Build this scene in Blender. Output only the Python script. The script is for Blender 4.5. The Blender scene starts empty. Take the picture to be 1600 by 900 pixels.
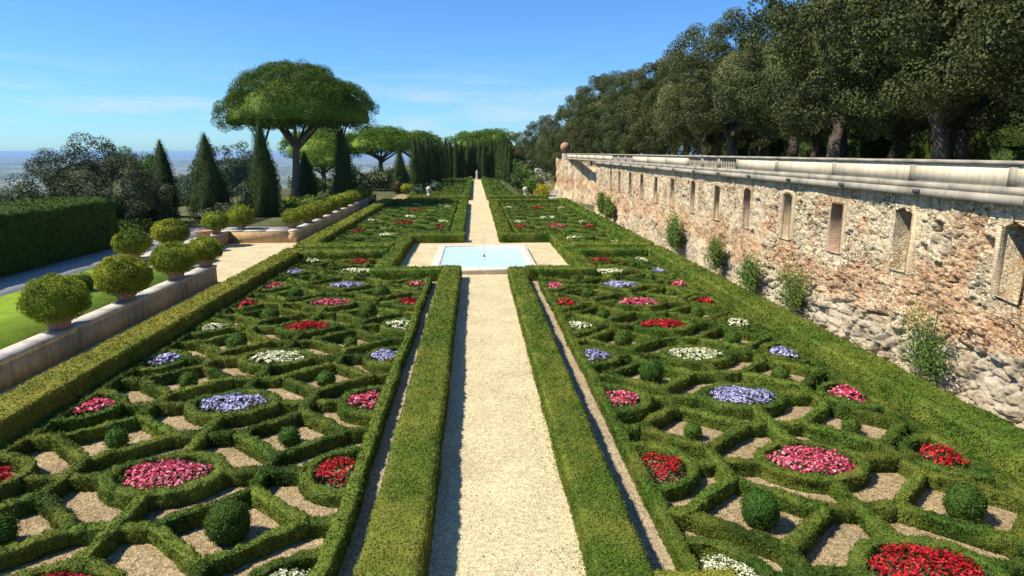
import bpy, math, numpy as np
from mathutils import Vector
R = math.radians
scene = bpy.context.scene
# ------------------------------------------------------------------ camera, world, sun, exposure
F, VX, VY, CH = 1000.0, 742.0, 237.0, 8.0
pitch = math.atan((450 - VY) / F)
yaw = math.atan((800 - VX) / math.hypot(F, 450 - VY))
cd = bpy.data.cameras.new('camera'); cam = bpy.data.objects.new('camera', cd); scene.collection.objects.link(cam)
cd.sensor_width = 36; cd.lens = 36 * F / 1600; cd.clip_start = 0.1; cd.clip_end = 300000
cam.location = (0, 0, CH); cam.rotation_euler = (R(90) - pitch, 0, -yaw)
scene.camera = cam
scene.view_settings.view_transform = 'Standard'; scene.view_settings.look = 'None'
scene.view_settings.exposure = 0.56; scene.view_settings.gamma = 1
SUN = Vector((-0.975, -0.13, 1.27)).normalized()
w = bpy.data.worlds.new('World'); scene.world = w; w.use_nodes = True
nt = w.node_tree; N = nt.nodes; L = nt.links
for n in list(N): N.remove(n)
wo = N.new('ShaderNodeOutputWorld'); bg = N.new('ShaderNodeBackground'); sk = N.new('ShaderNodeTexSky')
sk.sky_type = 'NISHITA'; sk.sun_disc = False
sk.sun_elevation = math.asin(SUN.z); sk.sun_rotation = math.atan2(SUN.x, SUN.y)
sk.altitude = 400; sk.air_density = 1.0; sk.dust_density = 0.35; sk.ozone_density = 2.2
bg.inputs['Strength'].default_value = 0.082
tc = N.new('ShaderNodeTexCoord'); sx = N.new('ShaderNodeSeparateXYZ'); L.new(tc.outputs['Generated'], sx.inputs[0])
mp = N.new('ShaderNodeMapping'); mp.inputs['Scale'].default_value = (1.8, 1.8, 15); L.new(tc.outputs['Generated'], mp.inputs[0])
no = N.new('ShaderNodeTexNoise'); no.inputs['Scale'].default_value = 2.6; no.inputs['Detail'].default_value = 7; no.inputs['Roughness'].default_value = .62
L.new(mp.outputs[0], no.inputs['Vector'])
cr = N.new('ShaderNodeValToRGB'); cr.color_ramp.elements[0].position = .46; cr.color_ramp.elements[1].position = .72
L.new(no.outputs['Fac'], cr.inputs[0])
band = N.new('ShaderNodeValToRGB'); e = band.color_ramp.elements       # thin cloud only low above the horizon
e[0].position = 0.004; e[0].color = (0, 0, 0, 1); e[1].position = .2; e[1].color = (0, 0, 0, 1)
q = e.new(.035); q.color = (.6,) * 3 + (1,); q = e.new(.075); q.color = (.5,) * 3 + (1,); q = e.new(.12); q.color = (.06,) * 3 + (1,)
L.new(sx.outputs['Z'], band.inputs[0])
mu = N.new('ShaderNodeMath'); mu.operation = 'MULTIPLY'; L.new(cr.outputs[0], mu.inputs[0]); L.new(band.outputs[0], mu.inputs[1])
tint = N.new('ShaderNodeMix'); tint.data_type = 'RGBA'; tint.blend_type = 'MULTIPLY'; tint.inputs[0].default_value = 1
tint.inputs[7].default_value = (.58, 1.02, 1.50, 1)
L.new(sk.outputs[0], tint.inputs[6])
mx = N.new('ShaderNodeMix'); mx.data_type = 'RGBA'; mx.inputs[7].default_value = (6.6, 7.1, 7.8, 1)
L.new(mu.outputs[0], mx.inputs[0]); L.new(tint.outputs[2], mx.inputs[6]); L.new(mx.outputs[2], bg.inputs[0]); L.new(bg.outputs[0], wo.inputs[0])
sd = bpy.data.lights.new('sun', 'SUN'); sun = bpy.data.objects.new('sun', sd); scene.collection.objects.link(sun)
sd.energy = 5.0; sd.angle = R(.53); sd.color = (1, .93, .78); sun.rotation_euler = SUN.to_track_quat('Z', 'Y').to_euler()
scene.cycles.max_bounces = 6; scene.cycles.diffuse_bounces = 3; scene.cycles.transmission_bounces = 3
scene.cycles.volume_bounces = 0
HZ = 3.1e-5

# ------------------------------------------------------------------ helpers
rng = np.random.default_rng(7)
COL = scene.collection
def hsh(i, j, k, s):
    n = (i * 374761393 + j * 668265263 + k * 2147483647 + s * 1274126177) & 0xffffffff
    n = ((n ^ (n >> 13)) * 1274126177) & 0xffffffff
    n = n ^ (n >> 16)
    return (n & 0xffff) / 65535.0
def vnoise(P, sc=1.0, seed=0):
    P = np.asarray(P, float) * sc + 1000.0
    I = np.floor(P).astype(np.int64); f = P - I; f = f * f * (3 - 2 * f); r = 0
    for a in (0, 1):
        for b in (0, 1):
            for c in (0, 1):
                wt = (f[:, 0] if a else 1 - f[:, 0]) * (f[:, 1] if b else 1 - f[:, 1]) * (f[:, 2] if c else 1 - f[:, 2])
                r = r + wt * hsh(I[:, 0] + a, I[:, 1] + b, I[:, 2] + c, seed)
    return r * 2 - 1
def fbm(P, sc=1.0, seed=0, oc=3):
    r = 0; a = 1
    for o in range(oc):
        r = r + a * vnoise(P, sc * 2 ** o, seed + o * 17); a *= .5
    return r
def worley(u, v, sc, seed):
    u = u * sc + 500; v = v * sc + 500
    I = np.floor(u).astype(np.int64); J = np.floor(v).astype(np.int64)
    d1 = np.full(u.shape, 9.); d2 = np.full(u.shape, 9.); idv = np.zeros(u.shape)
    for a in (-1, 0, 1):
        for b in (-1, 0, 1):
            px = I + a + hsh(I + a, J + b, I * 0 + 1, seed); py = J + b + hsh(I + a, J + b, I * 0 + 2, seed)
            d = np.hypot(u - px, v - py); h = hsh(I + a, J + b, I * 0 + 3, seed)
            m = d < d1; d2 = np.where(m, d1, np.minimum(d2, d)); idv = np.where(m, h, idv); d1 = np.where(m, d, d1)
    return d1, d2, idv
class Geo:
    def __init__(s): s.V = []; s.F = []; s.n = 0
    def add(s, v, f):
        v = np.asarray(v, float).reshape(-1, 3); f = np.asarray(f, np.int64)
        s.V.append(v); s.F.append(f + s.n); s.n += len(v); return s
    def addall(s, L_):
        for v, f in L_: s.add(v, f)
        return s
    def box(s, x0, x1, y0, y1, z0, z1):
        v = [(x, y, z) for z in (z0, z1) for x, y in ((x0, y0), (x1, y0), (x1, y1), (x0, y1))]
        return s.add(v, [(0, 3, 2, 1), (4, 5, 6, 7), (0, 1, 5, 4), (1, 2, 6, 5), (2, 3, 7, 6), (3, 0, 4, 7)])
    def build(s, name, mat, parent=None, smooth=False, loc=None):
        me = bpy.data.meshes.new(name)
        V = np.concatenate(s.V); me.vertices.add(len(V)); me.vertices.foreach_set('co', V.astype(np.float32).ravel())
        idx = np.concatenate([f.ravel() for f in s.F]); tot = np.concatenate([np.full(len(f), f.shape[1]) for f in s.F])
        me.loops.add(len(idx)); me.loops.foreach_set('vertex_index', idx.astype(np.int32))
        me.polygons.add(len(tot)); st = np.concatenate([[0], np.cumsum(tot)[:-1]])
        me.polygons.foreach_set('loop_start', st.astype(np.int32)); me.polygons.foreach_set('loop_total', tot.astype(np.int32))
        if smooth: me.polygons.foreach_set('use_smooth', np.ones(len(tot), bool))
        me.update(calc_edges=True); me.materials.append(mat)
        o = bpy.data.objects.new(name, me); COL.objects.link(o)
        if parent is not None: o.parent = parent
        if loc is not None: o.location = loc
        return o
def unit(v): return v / np.maximum(np.linalg.norm(v, axis=-1, keepdims=True), 1e-9)
def leaves(P, Nn, size, tilt=.6, asp=.55, rg=None):
    rg = rg or rng; n = len(P)
    nn = unit(Nn + tilt * rg.normal(size=(n, 3))); t = unit(np.cross(nn, rg.normal(size=(n, 3)))); b = np.cross(nn, t)
    s = (np.broadcast_to(size, (n,)) * rg.uniform(.65, 1.25, n))[:, None] * .5
    v = np.stack([P - t * s, P - b * s * asp, P + t * s, P + b * s * asp], 1).reshape(-1, 3)
    return v, np.arange(4 * n).reshape(n, 4)
def scatter(v, f, dens, rg=None):
    """random points on quads; dens = per m2, scalar or function of face centres"""
    rg = rg or rng
    A, B, C, D = v[f[:, 0]], v[f[:, 1]], v[f[:, 2]], v[f[:, 3]]
    nr = np.cross(C - A, D - B) * .5; ar = np.linalg.norm(nr, axis=1); nr = unit(nr); ctr = (A + B + C + D) / 4
    d = dens(ctr) if callable(dens) else dens
    cnt = rg.poisson(ar * d); k = np.repeat(np.arange(len(f)), cnt); a = rg.random(len(k))[:, None]; b = rg.random(len(k))[:, None]
    P = (A[k] * (1 - a) + B[k] * a) * (1 - b) + (D[k] * (1 - a) + C[k] * a) * b
    return P, nr[k]
def camdist(P): return np.sqrt(P[:, 0] ** 2 + P[:, 1] ** 2 + (P[:, 2] - CH) ** 2)
def lodsize(P, k=.0027, lo=.03): return np.maximum(lo, k * camdist(P))
def resample(pts, step, closed=False):
    p = np.asarray(pts, float)
    if closed: p = np.vstack([p, p[:1]])
    seg = np.linalg.norm(np.diff(p, axis=0), axis=1); cum = np.concatenate([[0], np.cumsum(seg)])
    n = max(3, int(round(cum[-1] / step)) + 1); t = np.linspace(0, cum[-1], n)
    if closed: t = t[:-1]
    return np.stack([np.interp(t, cum, p[:, i]) for i in range(p.shape[1])], 1)
def hedge(pts, wd, h, step=.14, closed=False, rnd=.07, amp=.03, z0=0., ns=None, seed=1, prof=None, wob=.03):
    """swept clipped-hedge body: returns (v, f) quads"""
    p = resample(pts, step, closed); n = len(p)
    if closed: tg = unit(np.roll(p, -1, 0) - np.roll(p, 1, 0))
    else: tg = unit(np.gradient(p, axis=0))
    nm = np.stack([tg[:, 1], -tg[:, 0]], 1)
    p = p + nm * (wob * vnoise(np.c_[p, np.zeros(n)], .7, seed + 5))[:, None]
    hw = wd / 2; st = prof or max(step, .1)
    a = np.linspace(0, h - rnd, max(2, int(h / st) + 1)); tw = max(2, int((wd - 2 * rnd) / st) + 1)
    left = [(-hw, z, -1, 0) for z in a]; corner = [(-hw + rnd * .3, h - rnd * .3, -.7, .7)]
    top = [(s, h, 0, 1) for s in np.linspace(-hw + rnd, hw - rnd, tw)]
    pr = left + corner + top + [(-s, z, -u, q_) for s, z, u, q_ in reversed(left + corner)]
    pr = np.array(pr); m = len(pr)
    S = pr[None, :, 0]; Z = pr[None, :, 1]
    P = np.empty((n, m, 3)); P[..., :2] = p[:, None, :] + nm[:, None, :] * S[..., None]; P[..., 2] = Z + z0
    Nn = np.empty((n, m, 3)); Nn[..., :2] = nm[:, None, :] * pr[None, :, 2, None]; Nn[..., 2] = pr[None, :, 3]
    Pf = P.reshape(-1, 3); d = amp * (fbm(Pf, 1 / max(.15, step * 1.5), seed) + .9 * vnoise(Pf, 1.1, seed + 3))
    d *= np.clip((Pf[:, 2] - z0) / .12, .25, 1)
    P = (Pf + Nn.reshape(-1, 3) * d[:, None]).reshape(n, m, 3)
    i = np.arange(n if closed else n - 1)[:, None]; j = np.arange(m - 1)[None, :]; i2 = (i + 1) % n
    f = np.stack([i * m + j, i * m + j + 1, i2 * m + j + 1, i2 * m + j], -1).reshape(-1, 4)
    if not closed:
        cap = []
        for jj in range(m // 2 - 1 + (m % 2)):
            a_, b_, c_, d_ = jj, jj + 1, m - 2 - jj, m - 1 - jj
            if b_ >= c_: break
            cap.append((a_, d_, c_, b_)); q0 = (n - 1) * m; cap.append((q0 + a_, q0 + b_, q0 + c_, q0 + d_))
        if cap: f = np.vstack([f, np.array(cap)])
    v = P.reshape(-1, 3)
    # outward normals for scatter: check one
    return v, f
def fixout(v, f):
    """flip so that the up-facing strip faces up"""
    A, B, C, D = v[f[:, 0]], v[f[:, 1]], v[f[:, 2]], v[f[:, 3]]
    nz = np.cross(C - A, D - B)[:, 2].sum()
    return f if nz > 0 else f[:, ::-1]
def leafy(v, f, cover=.9, k=.0027, lo=.03, tilt=.7, geo=None, lift=.012, asp=.6):
    f = fixout(v, f)
    dens = lambda c: cover / lodsize(c, k, lo) ** 2
    P, Nn = scatter(v, f, dens); s = lodsize(P, k, lo)
    P = P + Nn * (s * .35 * rng.random(len(P)))[:, None] + Nn * lift
    g = geo or Geo(); g.add(v, f); g.add(*leaves(P, Nn, s, tilt, asp)); return g
def tube(pts, rad, ns=8, wob=0, seed=0):
    p = np.asarray(pts, float); n = len(p); tg = unit(np.gradient(p, axis=0)); up = np.array([.13, .97, .2])
    a = unit(np.cross(tg, up)); b = np.cross(tg, a); th = np.linspace(0, 2 * np.pi, ns, endpoint=False)
    r = np.asarray(rad, float)[:, None] * (1 + wob * rng.normal(size=(n, ns)))
    v = p[:, None] + (a[:, None] * np.cos(th)[None, :, None] + b[:, None] * np.sin(th)[None, :, None]) * r[..., None]
    i = np.arange(n - 1)[:, None]; j = np.arange(ns)[None, :]; j2 = (j + 1) % ns
    return v.reshape(-1, 3), np.stack([i * ns + j, i * ns + j2, (i + 1) * ns + j2, (i + 1) * ns + j], -1).reshape(-1, 4)
def smoothpath(pts, n=10):
    p = np.asarray(pts, float); t = np.linspace(0, len(p) - 1, n); k = np.arange(len(p))
    out = np.stack([np.interp(t, k, p[:, i]) for i in range(3)], 1)
    for _ in range(2): out[1:-1] = (out[:-2] + 2 * out[1:-1] + out[2:]) / 4
    return out
def lathe(prof, ns=20, ctr=(0, 0, 0)):
    pr = np.array(prof, float); th = np.linspace(0, 2 * np.pi, ns, endpoint=False); m = len(pr)
    v = np.stack([pr[:, None, 0] * np.cos(th), pr[:, None, 0] * np.sin(th), np.broadcast_to(pr[:, None, 1], (m, ns))], -1).reshape(-1, 3) + np.array(ctr)
    i = np.arange(m - 1)[:, None]; j = np.arange(ns)[None, :]; j2 = (j + 1) % ns
    return v, np.stack([i * ns + j, i * ns + j2, (i + 1) * ns + j2, (i + 1) * ns + j], -1).reshape(-1, 4)
def blob(c, r, seed=0, nu=28, nv=16, amp=.06, nsc=2.2, flat=0):
    c = np.array(c, float); r = np.broadcast_to(np.array(r, float), (3,))
    ph = np.linspace(.02, np.pi - .02, nv); th = np.linspace(0, 2 * np.pi, nu, endpoint=False)
    d = np.stack([np.sin(ph)[:, None] * np.cos(th), np.sin(ph)[:, None] * np.sin(th), np.broadcast_to(np.cos(ph)[:, None], (nv, nu))], -1).reshape(-1, 3)
    v = c + d * r * (1 + amp * fbm(d * 1.0, nsc, seed))[:, None]
    if flat: v[:, 2] = np.maximum(v[:, 2], c[2] - r[2] * flat)
    i = np.arange(nv - 1)[:, None]; j = np.arange(nu)[None, :]; j2 = (j + 1) % nu
    return v, np.stack([i * nu + j, (i + 1) * nu + j, (i + 1) * nu + j2, i * nu + j2], -1).reshape(-1, 4)
def tag(o, label=None, cat=None, group=None, kind=None):
    if label: o['label'] = label
    if cat: o['category'] = cat
    if group: o['group'] = group
    if kind: o['kind'] = kind
    return o
def empty(name, loc, label, cat, group=None, rz=0, sc=None):
    o = bpy.data.objects.new(name, None); COL.objects.link(o); o.location = loc; o.rotation_euler = (0, 0, rz)
    o.empty_display_size = .3
    if sc: o.scale = sc
    return tag(o, label, cat, group)
def dup(root, loc, label, rz=0, sc=None):
    r = root.copy(); COL.objects.link(r); r.location = loc; r.rotation_euler = (0, 0, rz); r['label'] = label
    if sc: r.scale = sc
    for ch in list(root.children):
        c = ch.copy(); COL.objects.link(c); c.parent = r
        for g in list(ch.children):
            d = g.copy(); COL.objects.link(d); d.parent = c
    return r

# ------------------------------------------------------------------ materials
def newmat(name):
    m = bpy.data.materials.new(name); m.use_nodes = True; nt = m.node_tree
    for n in list(nt.nodes): nt.nodes.remove(n)
    o = nt.nodes.new('ShaderNodeOutputMaterial'); return m, nt, nt.nodes, nt.links, o
def ramp(nt, stops, interp='LINEAR'):
    r = nt.nodes.new('ShaderNodeValToRGB'); r.color_ramp.interpolation = interp; el = r.color_ramp.elements
    while len(el) > 1: el.remove(el[0])
    el[0].position = stops[0][0]; el[0].color = tuple(stops[0][1]) + (1,)
    for p, c in stops[1:]: x = el.new(p); x.color = tuple(c) + (1,)
    return r
def noise(nt, vec, sc, det=4, ro=.6, dist=0):
    n = nt.nodes.new('ShaderNodeTexNoise'); n.inputs['Scale'].default_value = sc; n.inputs['Detail'].default_value = det
    n.inputs['Roughness'].default_value = ro; n.inputs['Distortion'].default_value = dist; nt.links.new(vec, n.inputs['Vector']); return n.outputs['Fac']
def mixc(nt, fac, a, b, mode='MIX'):
    m = nt.nodes.new('ShaderNodeMix'); m.data_type = 'RGBA'; m.blend_type = mode
    for k, v in ((0, fac), (6, a), (7, b)):
        if hasattr(v, 'is_output') or isinstance(v, bpy.types.NodeSocket): nt.links.new(v, m.inputs[k])
        else: m.inputs[k].default_value = v if k == 0 else tuple(v) + (1,)
    return m.outputs[2]
def math_(nt, op, a, b=0., c=None, clamp=False):
    m = nt.nodes.new('ShaderNodeMath'); m.operation = op; m.use_clamp = clamp
    for k, v in enumerate((a, b) if c is None else (a, b, c)):
        if isinstance(v, bpy.types.NodeSocket): nt.links.new(v, m.inputs[k])
        else: m.inputs[k].default_value = v
    return m.outputs[0]
def wpos(nt): return nt.nodes.new('ShaderNodeNewGeometry').outputs['Position']
def bump(nt, hgt, st, dist=.05):
    b = nt.nodes.new('ShaderNodeBump'); b.inputs['Strength'].default_value = st; b.inputs['Distance'].default_value = dist
    nt.links.new(hgt, b.inputs['Height']); return b.outputs[0]
def foliage(name, dark, mid, light, dry=None, dryamt=.0, trans=.22, psc=.35, rough=.75, spec=.12):
    m, nt, Nn, Lk, out = newmat(name); pos = wpos(nt)
    g = Nn.new('ShaderNodeNewGeometry'); oi = Nn.new('ShaderNodeObjectInfo')
    r1 = ramp(nt, [(.05, dark), (.5, mid), (.95, light)]); hf = noise(nt, pos, 16., 2, .7); mott = ramp(nt, [(.36, (0,) * 3), (.64, (1,) * 3)]); Lk.new(hf, mott.inputs[0])
    Lk.new(math_(nt, 'ADD', math_(nt, 'MULTIPLY', g.outputs['Random Per Island'], .6), math_(nt, 'MULTIPLY', mott.outputs[0], .4)), r1.inputs[0])
    c = r1.outputs[0]
    if dry:
        nz = noise(nt, pos, psc, 3, .6); rr = ramp(nt, [(.5 - dryamt * .3, (0, 0, 0)), (.78 - dryamt * .3, (1, 1, 1))]); Lk.new(nz, rr.inputs[0])
        c = mixc(nt, math_(nt, 'MULTIPLY', rr.outputs[0], .75), c, dry)
    nz2 = noise(nt, pos, 1.6, 3, .6); hs = Nn.new('ShaderNodeHueSaturation')
    v = math_(nt, 'MULTIPLY_ADD', nz2, .7, .65); Lk.new(v, hs.inputs['Value'])
    Lk.new(math_(nt, 'MULTIPLY_ADD', oi.outputs['Random'], .03, .485), hs.inputs['Hue']); Lk.new(c, hs.inputs['Color'])
    p = Nn.new('ShaderNodeBsdfPrincipled'); p.inputs['Roughness'].default_value = rough; p.inputs['Specular IOR Level'].default_value = spec
    Lk.new(hs.outputs[0], p.inputs['Base Color']); Lk.new(bump(nt, hf, 1.0, .06), p.inputs['Normal'])
    if trans:
        t = Nn.new('ShaderNodeBsdfTranslucent'); Lk.new(mixc(nt, 1., hs.outputs[0], (1.3, 1.5, .6), 'MULTIPLY'), t.inputs['Color'])
        ms = Nn.new('ShaderNodeMixShader'); ms.inputs[0].default_value = trans; Lk.new(p.outputs[0], ms.inputs[1]); Lk.new(t.outputs[0], ms.inputs[2]); Lk.new(ms.outputs[0], out.inputs[0])
    else: Lk.new(p.outputs[0], out.inputs[0])
    return m
def petals(name, cols, rough=.55):
    m, nt, Nn, Lk, out = newmat(name); g = Nn.new('ShaderNodeNewGeometry')
    r1 = ramp(nt, [(i / max(1, len(cols) - 1), c) for i, c in enumerate(cols)]); Lk.new(g.outputs['Random Per Island'], r1.inputs[0])
    p = Nn.new('ShaderNodeBsdfPrincipled'); p.inputs['Roughness'].default_value = rough; p.inputs['Specular IOR Level'].default_value = .2
    Lk.new(r1.outputs[0], p.inputs['Base Color'])
    t = Nn.new('ShaderNodeBsdfTranslucent'); Lk.new(r1.outputs[0], t.inputs['Color'])
    ms = Nn.new('ShaderNodeMixShader'); ms.inputs[0].default_value = .25; Lk.new(p.outputs[0], ms.inputs[1]); Lk.new(t.outputs[0], ms.inputs[2]); Lk.new(ms.outputs[0], out.inputs[0])
    return m
def gravel(name, cols, sc=28, patch=(.25, .18), bsc=.6, patchcol=None, spots=None):
    m, nt, Nn, Lk, out = newmat(name); pos = wpos(nt)
    v = Nn.new('ShaderNodeTexVoronoi'); v.inputs['Scale'].default_value = sc; Lk.new(pos, v.inputs['Vector'])
    sp = Nn.new('ShaderNodeSeparateColor'); Lk.new(v.outputs['Color'], sp.inputs[0])
    r1 = ramp(nt, [(i / (len(cols) - 1), c) for i, c in enumerate(cols)]); Lk.new(sp.outputs[0], r1.inputs[0]); c = r1.outputs[0]
    n1 = noise(nt, pos, .55, 5, .65); r2 = ramp(nt, [(.3, (1 - patch[0],) * 3), (.7, (1 + patch[1],) * 3)]); Lk.new(n1, r2.inputs[0])
    c = mixc(nt, 1., c, r2.outputs[0], 'MULTIPLY')
    n3 = noise(nt, pos, 7, 3, .7); r3 = ramp(nt, [(.35, (.8,) * 3), (.65, (1.08,) * 3)]); Lk.new(n3, r3.inputs[0]); c = mixc(nt, 1., c, r3.outputs[0], 'MULTIPLY')
    if spots:
        n4 = noise(nt, pos, 2.1, 4, .75); r4 = ramp(nt, [(.60, (0,) * 3), (.72, (1,) * 3)]); Lk.new(n4, r4.inputs[0])
        c = mixc(nt, math_(nt, 'MULTIPLY', r4.outputs[0], .5), c, spots)
    p = Nn.new('ShaderNodeBsdfPrincipled'); p.inputs['Roughness'].default_value = .9; p.inputs['Specular IOR Level'].default_value = .15; Lk.new(c, p.inputs['Base Color'])
    h = math_(nt, 'ADD', v.outputs['Distance'], math_(nt, 'MULTIPLY', n3, 1.2)); Lk.new(bump(nt, h, bsc, .03), p.inputs['Normal']); Lk.new(p.outputs[0], out.inputs[0]); return m
def stone(name, a, b, sc=3., dirt=(.12, .1, .08), damt=.5, bst=.5, streak=False, rough=.85):
    m, nt, Nn, Lk, out = newmat(name); pos = wpos(nt)
    n1 = noise(nt, pos, sc, 6, .65); r1 = ramp(nt, [(.3, a), (.7, b)]); Lk.new(n1, r1.inputs[0]); c = r1.outputs[0]
    if streak:
        mp = Nn.new('ShaderNodeMapping'); mp.inputs['Scale'].default_value = (3, 3, .35); Lk.new(pos, mp.inputs[0]); vec = mp.outputs[0]
    else: vec = pos
    n2 = noise(nt, vec, 1.7, 6, .7); r2 = ramp(nt, [(.46, (0,) * 3), (.75, (1,) * 3)]); Lk.new(n2, r2.inputs[0])
    c = mixc(nt, math_(nt, 'MULTIPLY', r2.outputs[0], damt), c, dirt)
    n3 = noise(nt, pos, 22, 4, .7)
    p = Nn.new('ShaderNodeBsdfPrincipled'); p.inputs['Roughness'].default_value = rough; p.inputs['Specular IOR Level'].default_value = .2; Lk.new(c, p.inputs['Base Color'])
    Lk.new(bump(nt, math_(nt, 'ADD', n3, n1), bst, .04), p.inputs['Normal']); Lk.new(p.outputs[0], out.inputs[0]); return m
def bark(name, a, b): return stone(name, a, b, 4, (.03, .025, .02), .5, 1., True)

M = {}
M['knot'] = foliage('box_knot_leaves', (.008, .020, .003), (.036, .076, .009), (.145, .235, .030), (.17, .19, .03), .35, psc=.9, trans=.15)
M['hedge'] = foliage('box_hedge_leaves', (.015, .033, .004), (.058, .11, .012), (.165, .255, .03), (.22, .23, .035), .4, psc=.6, trans=.15)
M['hedge_dry'] = foliage('box_hedge_leaves_dry', (.018, .038, .004), (.075, .125, .012), (.20, .265, .032), (.29, .27, .04), .7, psc=.5, trans=.15)
M['ball'] = foliage('box_ball_leaves', (.01, .028, .004), (.045, .09, .011), (.145, .225, .03), trans=.15)
M['topiary'] = foliage('pot_shrub_leaves', (.015, .032, .004), (.085, .135, .018), (.25, .33, .045), (.38, .38, .035), .5, psc=.45, trans=.2)
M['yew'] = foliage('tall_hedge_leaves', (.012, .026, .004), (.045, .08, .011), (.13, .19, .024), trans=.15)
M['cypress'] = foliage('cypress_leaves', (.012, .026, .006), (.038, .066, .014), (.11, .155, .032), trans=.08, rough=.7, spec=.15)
M['oak'] = foliage('holm_oak_leaves', (.012, .019, .006), (.05, .066, .02), (.185, .21, .075), (.13, .145, .05), .3, psc=.15, trans=.12, rough=.65, spec=.15)
M['laurel'] = foliage('dark_tree_leaves', (.012, .022, .006), (.048, .064, .02), (.15, .17, .065), trans=.12, rough=.55, spec=.3)
M['pine'] = foliage('pine_needles', (.014, .032, .005), (.065, .118, .015), (.20, .29, .036), trans=.12, rough=.7, spec=.15)
M['pine_far'] = foliage('bright_pine_needles', (.035, .065, .010), (.10, .165, .02), (.25, .33, .04), trans=.15)
M['cedar'] = foliage('cedar_needles', (.03, .055, .035), (.06, .095, .055), (.12, .17, .1), trans=.1)
M['shrub'] = foliage('shrub_leaves', (.045, .08, .015), (.09, .15, .025), (.2, .27, .05), trans=.2)
M['paleshrub'] = foliage('pale_shrub_leaves', (.07, .10, .04), (.13, .16, .07), (.26, .29, .14), trans=.2)
M['gold'] = foliage('golden_shrub_leaves', (.2, .2, .015), (.38, .36, .03), (.55, .5, .06), trans=.25)
M['wallplant'] = foliage('wall_plant_leaves', (.05, .09, .02), (.12, .18, .035), (.24, .31, .07), trans=.25)
M['redfol'] = foliage('russet_leaves', (.05, .03, .015), (.1, .06, .03), (.16, .1, .05), trans=.15)
M['fl_red'] = petals('red_petals', [(.16, .004, .008), (.34, .008, .014), (.52, .012, .02), (.66, .04, .045)])
M['fl_pink'] = petals('pink_petals', [(.34, .015, .05), (.66, .06, .13), (.80, .14, .24), (.86, .42, .46)])
M['fl_white'] = petals('white_petals', [(.42, .45, .2), (.74, .74, .46), (.84, .84, .66)])
M['fl_purple'] = petals('purple_petals', [(.20, .18, .40), (.42, .40, .64), (.64, .63, .80)])
M['fl_leaf'] = foliage('bedding_leaves', (.03, .05, .015), (.06, .08, .02), (.1, .12, .03), trans=.1)
M['path'] = gravel('path_gravel', [(.40, .31, .17), (.68, .56, .33), (.84, .71, .45)], 36, (.20, .12), .8, spots=(.4, .3, .16))
M['soil'] = gravel('bed_soil', [(.19, .13, .06), (.34, .25, .135), (.48, .375, .22)], 22, (.25, .15), .8)
M['strip'] = gravel('strip_gravel', [(.24, .18, .10), (.38, .29, .18), (.50, .40, .27)], 22, (.2, .15), .7)
M['shadepath'] = gravel('grey_gravel', [(.28, .26, .24), (.42, .4, .36), (.55, .52, .47)], 20, (.2, .1), .5)
M['lowwall'] = stone('low_wall_stone', (.44, .28, .14), (.62, .43, .24), 2.5, (.16, .11, .08), .6, .6, True)
M['coping'] = stone('coping_stone', (.42, .37, .30), (.60, .54, .45), 4, (.2, .18, .14), .5, .5)
M['cornice'] = stone('cornice_stone', (.30, .26, .20), (.50, .44, .34), 3.4, (.10, .09, .07), .9, .45)
M['parapet'] = stone('parapet_plaster', (.66, .55, .38), (.78, .67, .49), 1.2, (.34, .28, .2), .6, .12, True)
M['terra'] = stone('terracotta', (.34, .19, .12), (.46, .29, .20), 5, (.25, .17, .12), .5, .3)
M['basin'] = stone('basin_travertine', (.52, .47, .38), (.68, .62, .52), 5, (.26, .22, .17), .5, .4)
M['marble'] = stone('pale_marble', (.45, .43, .38), (.58, .56, .50), 5, (.35, .33, .3), .4, .3)
M['bark'] = bark('oak_bark', (.07, .055, .045), (.14, .11, .085))
M['pinebark'] = bark('pine_bark', (.10, .075, .055), (.20, .15, .11))
M['metal'] = stone('dark_bronze', (.05, .05, .05), (.08, .08, .08), 9, rough=.5)

def mat_brick(name, a, b, c):
    m, nt, Nn, Lk, out = newmat(name); pos = wpos(nt); s = Nn.new('ShaderNodeSeparateXYZ'); Lk.new(pos, s.inputs[0])
    cb = Nn.new('ShaderNodeCombineXYZ'); Lk.new(math_(nt, 'ADD', s.outputs[0], s.outputs[1]), cb.inputs[0]); Lk.new(s.outputs[2], cb.inputs[1])
    br = Nn.new('ShaderNodeTexBrick'); br.inputs['Scale'].default_value = 1; br.inputs['Brick Width'].default_value = .3; br.inputs['Row Height'].default_value = .085
    br.inputs['Mortar Size'].default_value = .014; br.inputs['Mortar Smooth'].default_value = .3; br.inputs['Bias'].default_value = 0
    br.inputs['Color1'].default_value = a + (1,); br.inputs['Color2'].default_value = b + (1,); br.inputs['Mortar'].default_value = c + (1,)
    Lk.new(cb.outputs[0], br.inputs['Vector'])
    n1 = noise(nt, pos, 3, 5, .7); r = ramp(nt, [(.3, (.7,) * 3), (.7, (1.15,) * 3)]); Lk.new(n1, r.inputs[0])
    p = Nn.new('ShaderNodeBsdfPrincipled'); p.inputs['Roughness'].default_value = .9; Lk.new(mixc(nt, 1., br.outputs[0], r.outputs[0], 'MULTIPLY'), p.inputs['Base Color'])
    Lk.new(bump(nt, math_(nt, 'SUBTRACT', n1, br.outputs['Fac']), .8, .03), p.inputs['Normal']); Lk.new(p.outputs[0], out.inputs[0]); return m
M['ybrick'] = mat_brick('yellow_brick', (.68, .53, .30), (.56, .42, .24), (.42, .34, .24))
M['rbrick'] = mat_brick('red_brick', (.52, .29, .19), (.60, .41, .28), (.42, .34, .25))
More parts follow.
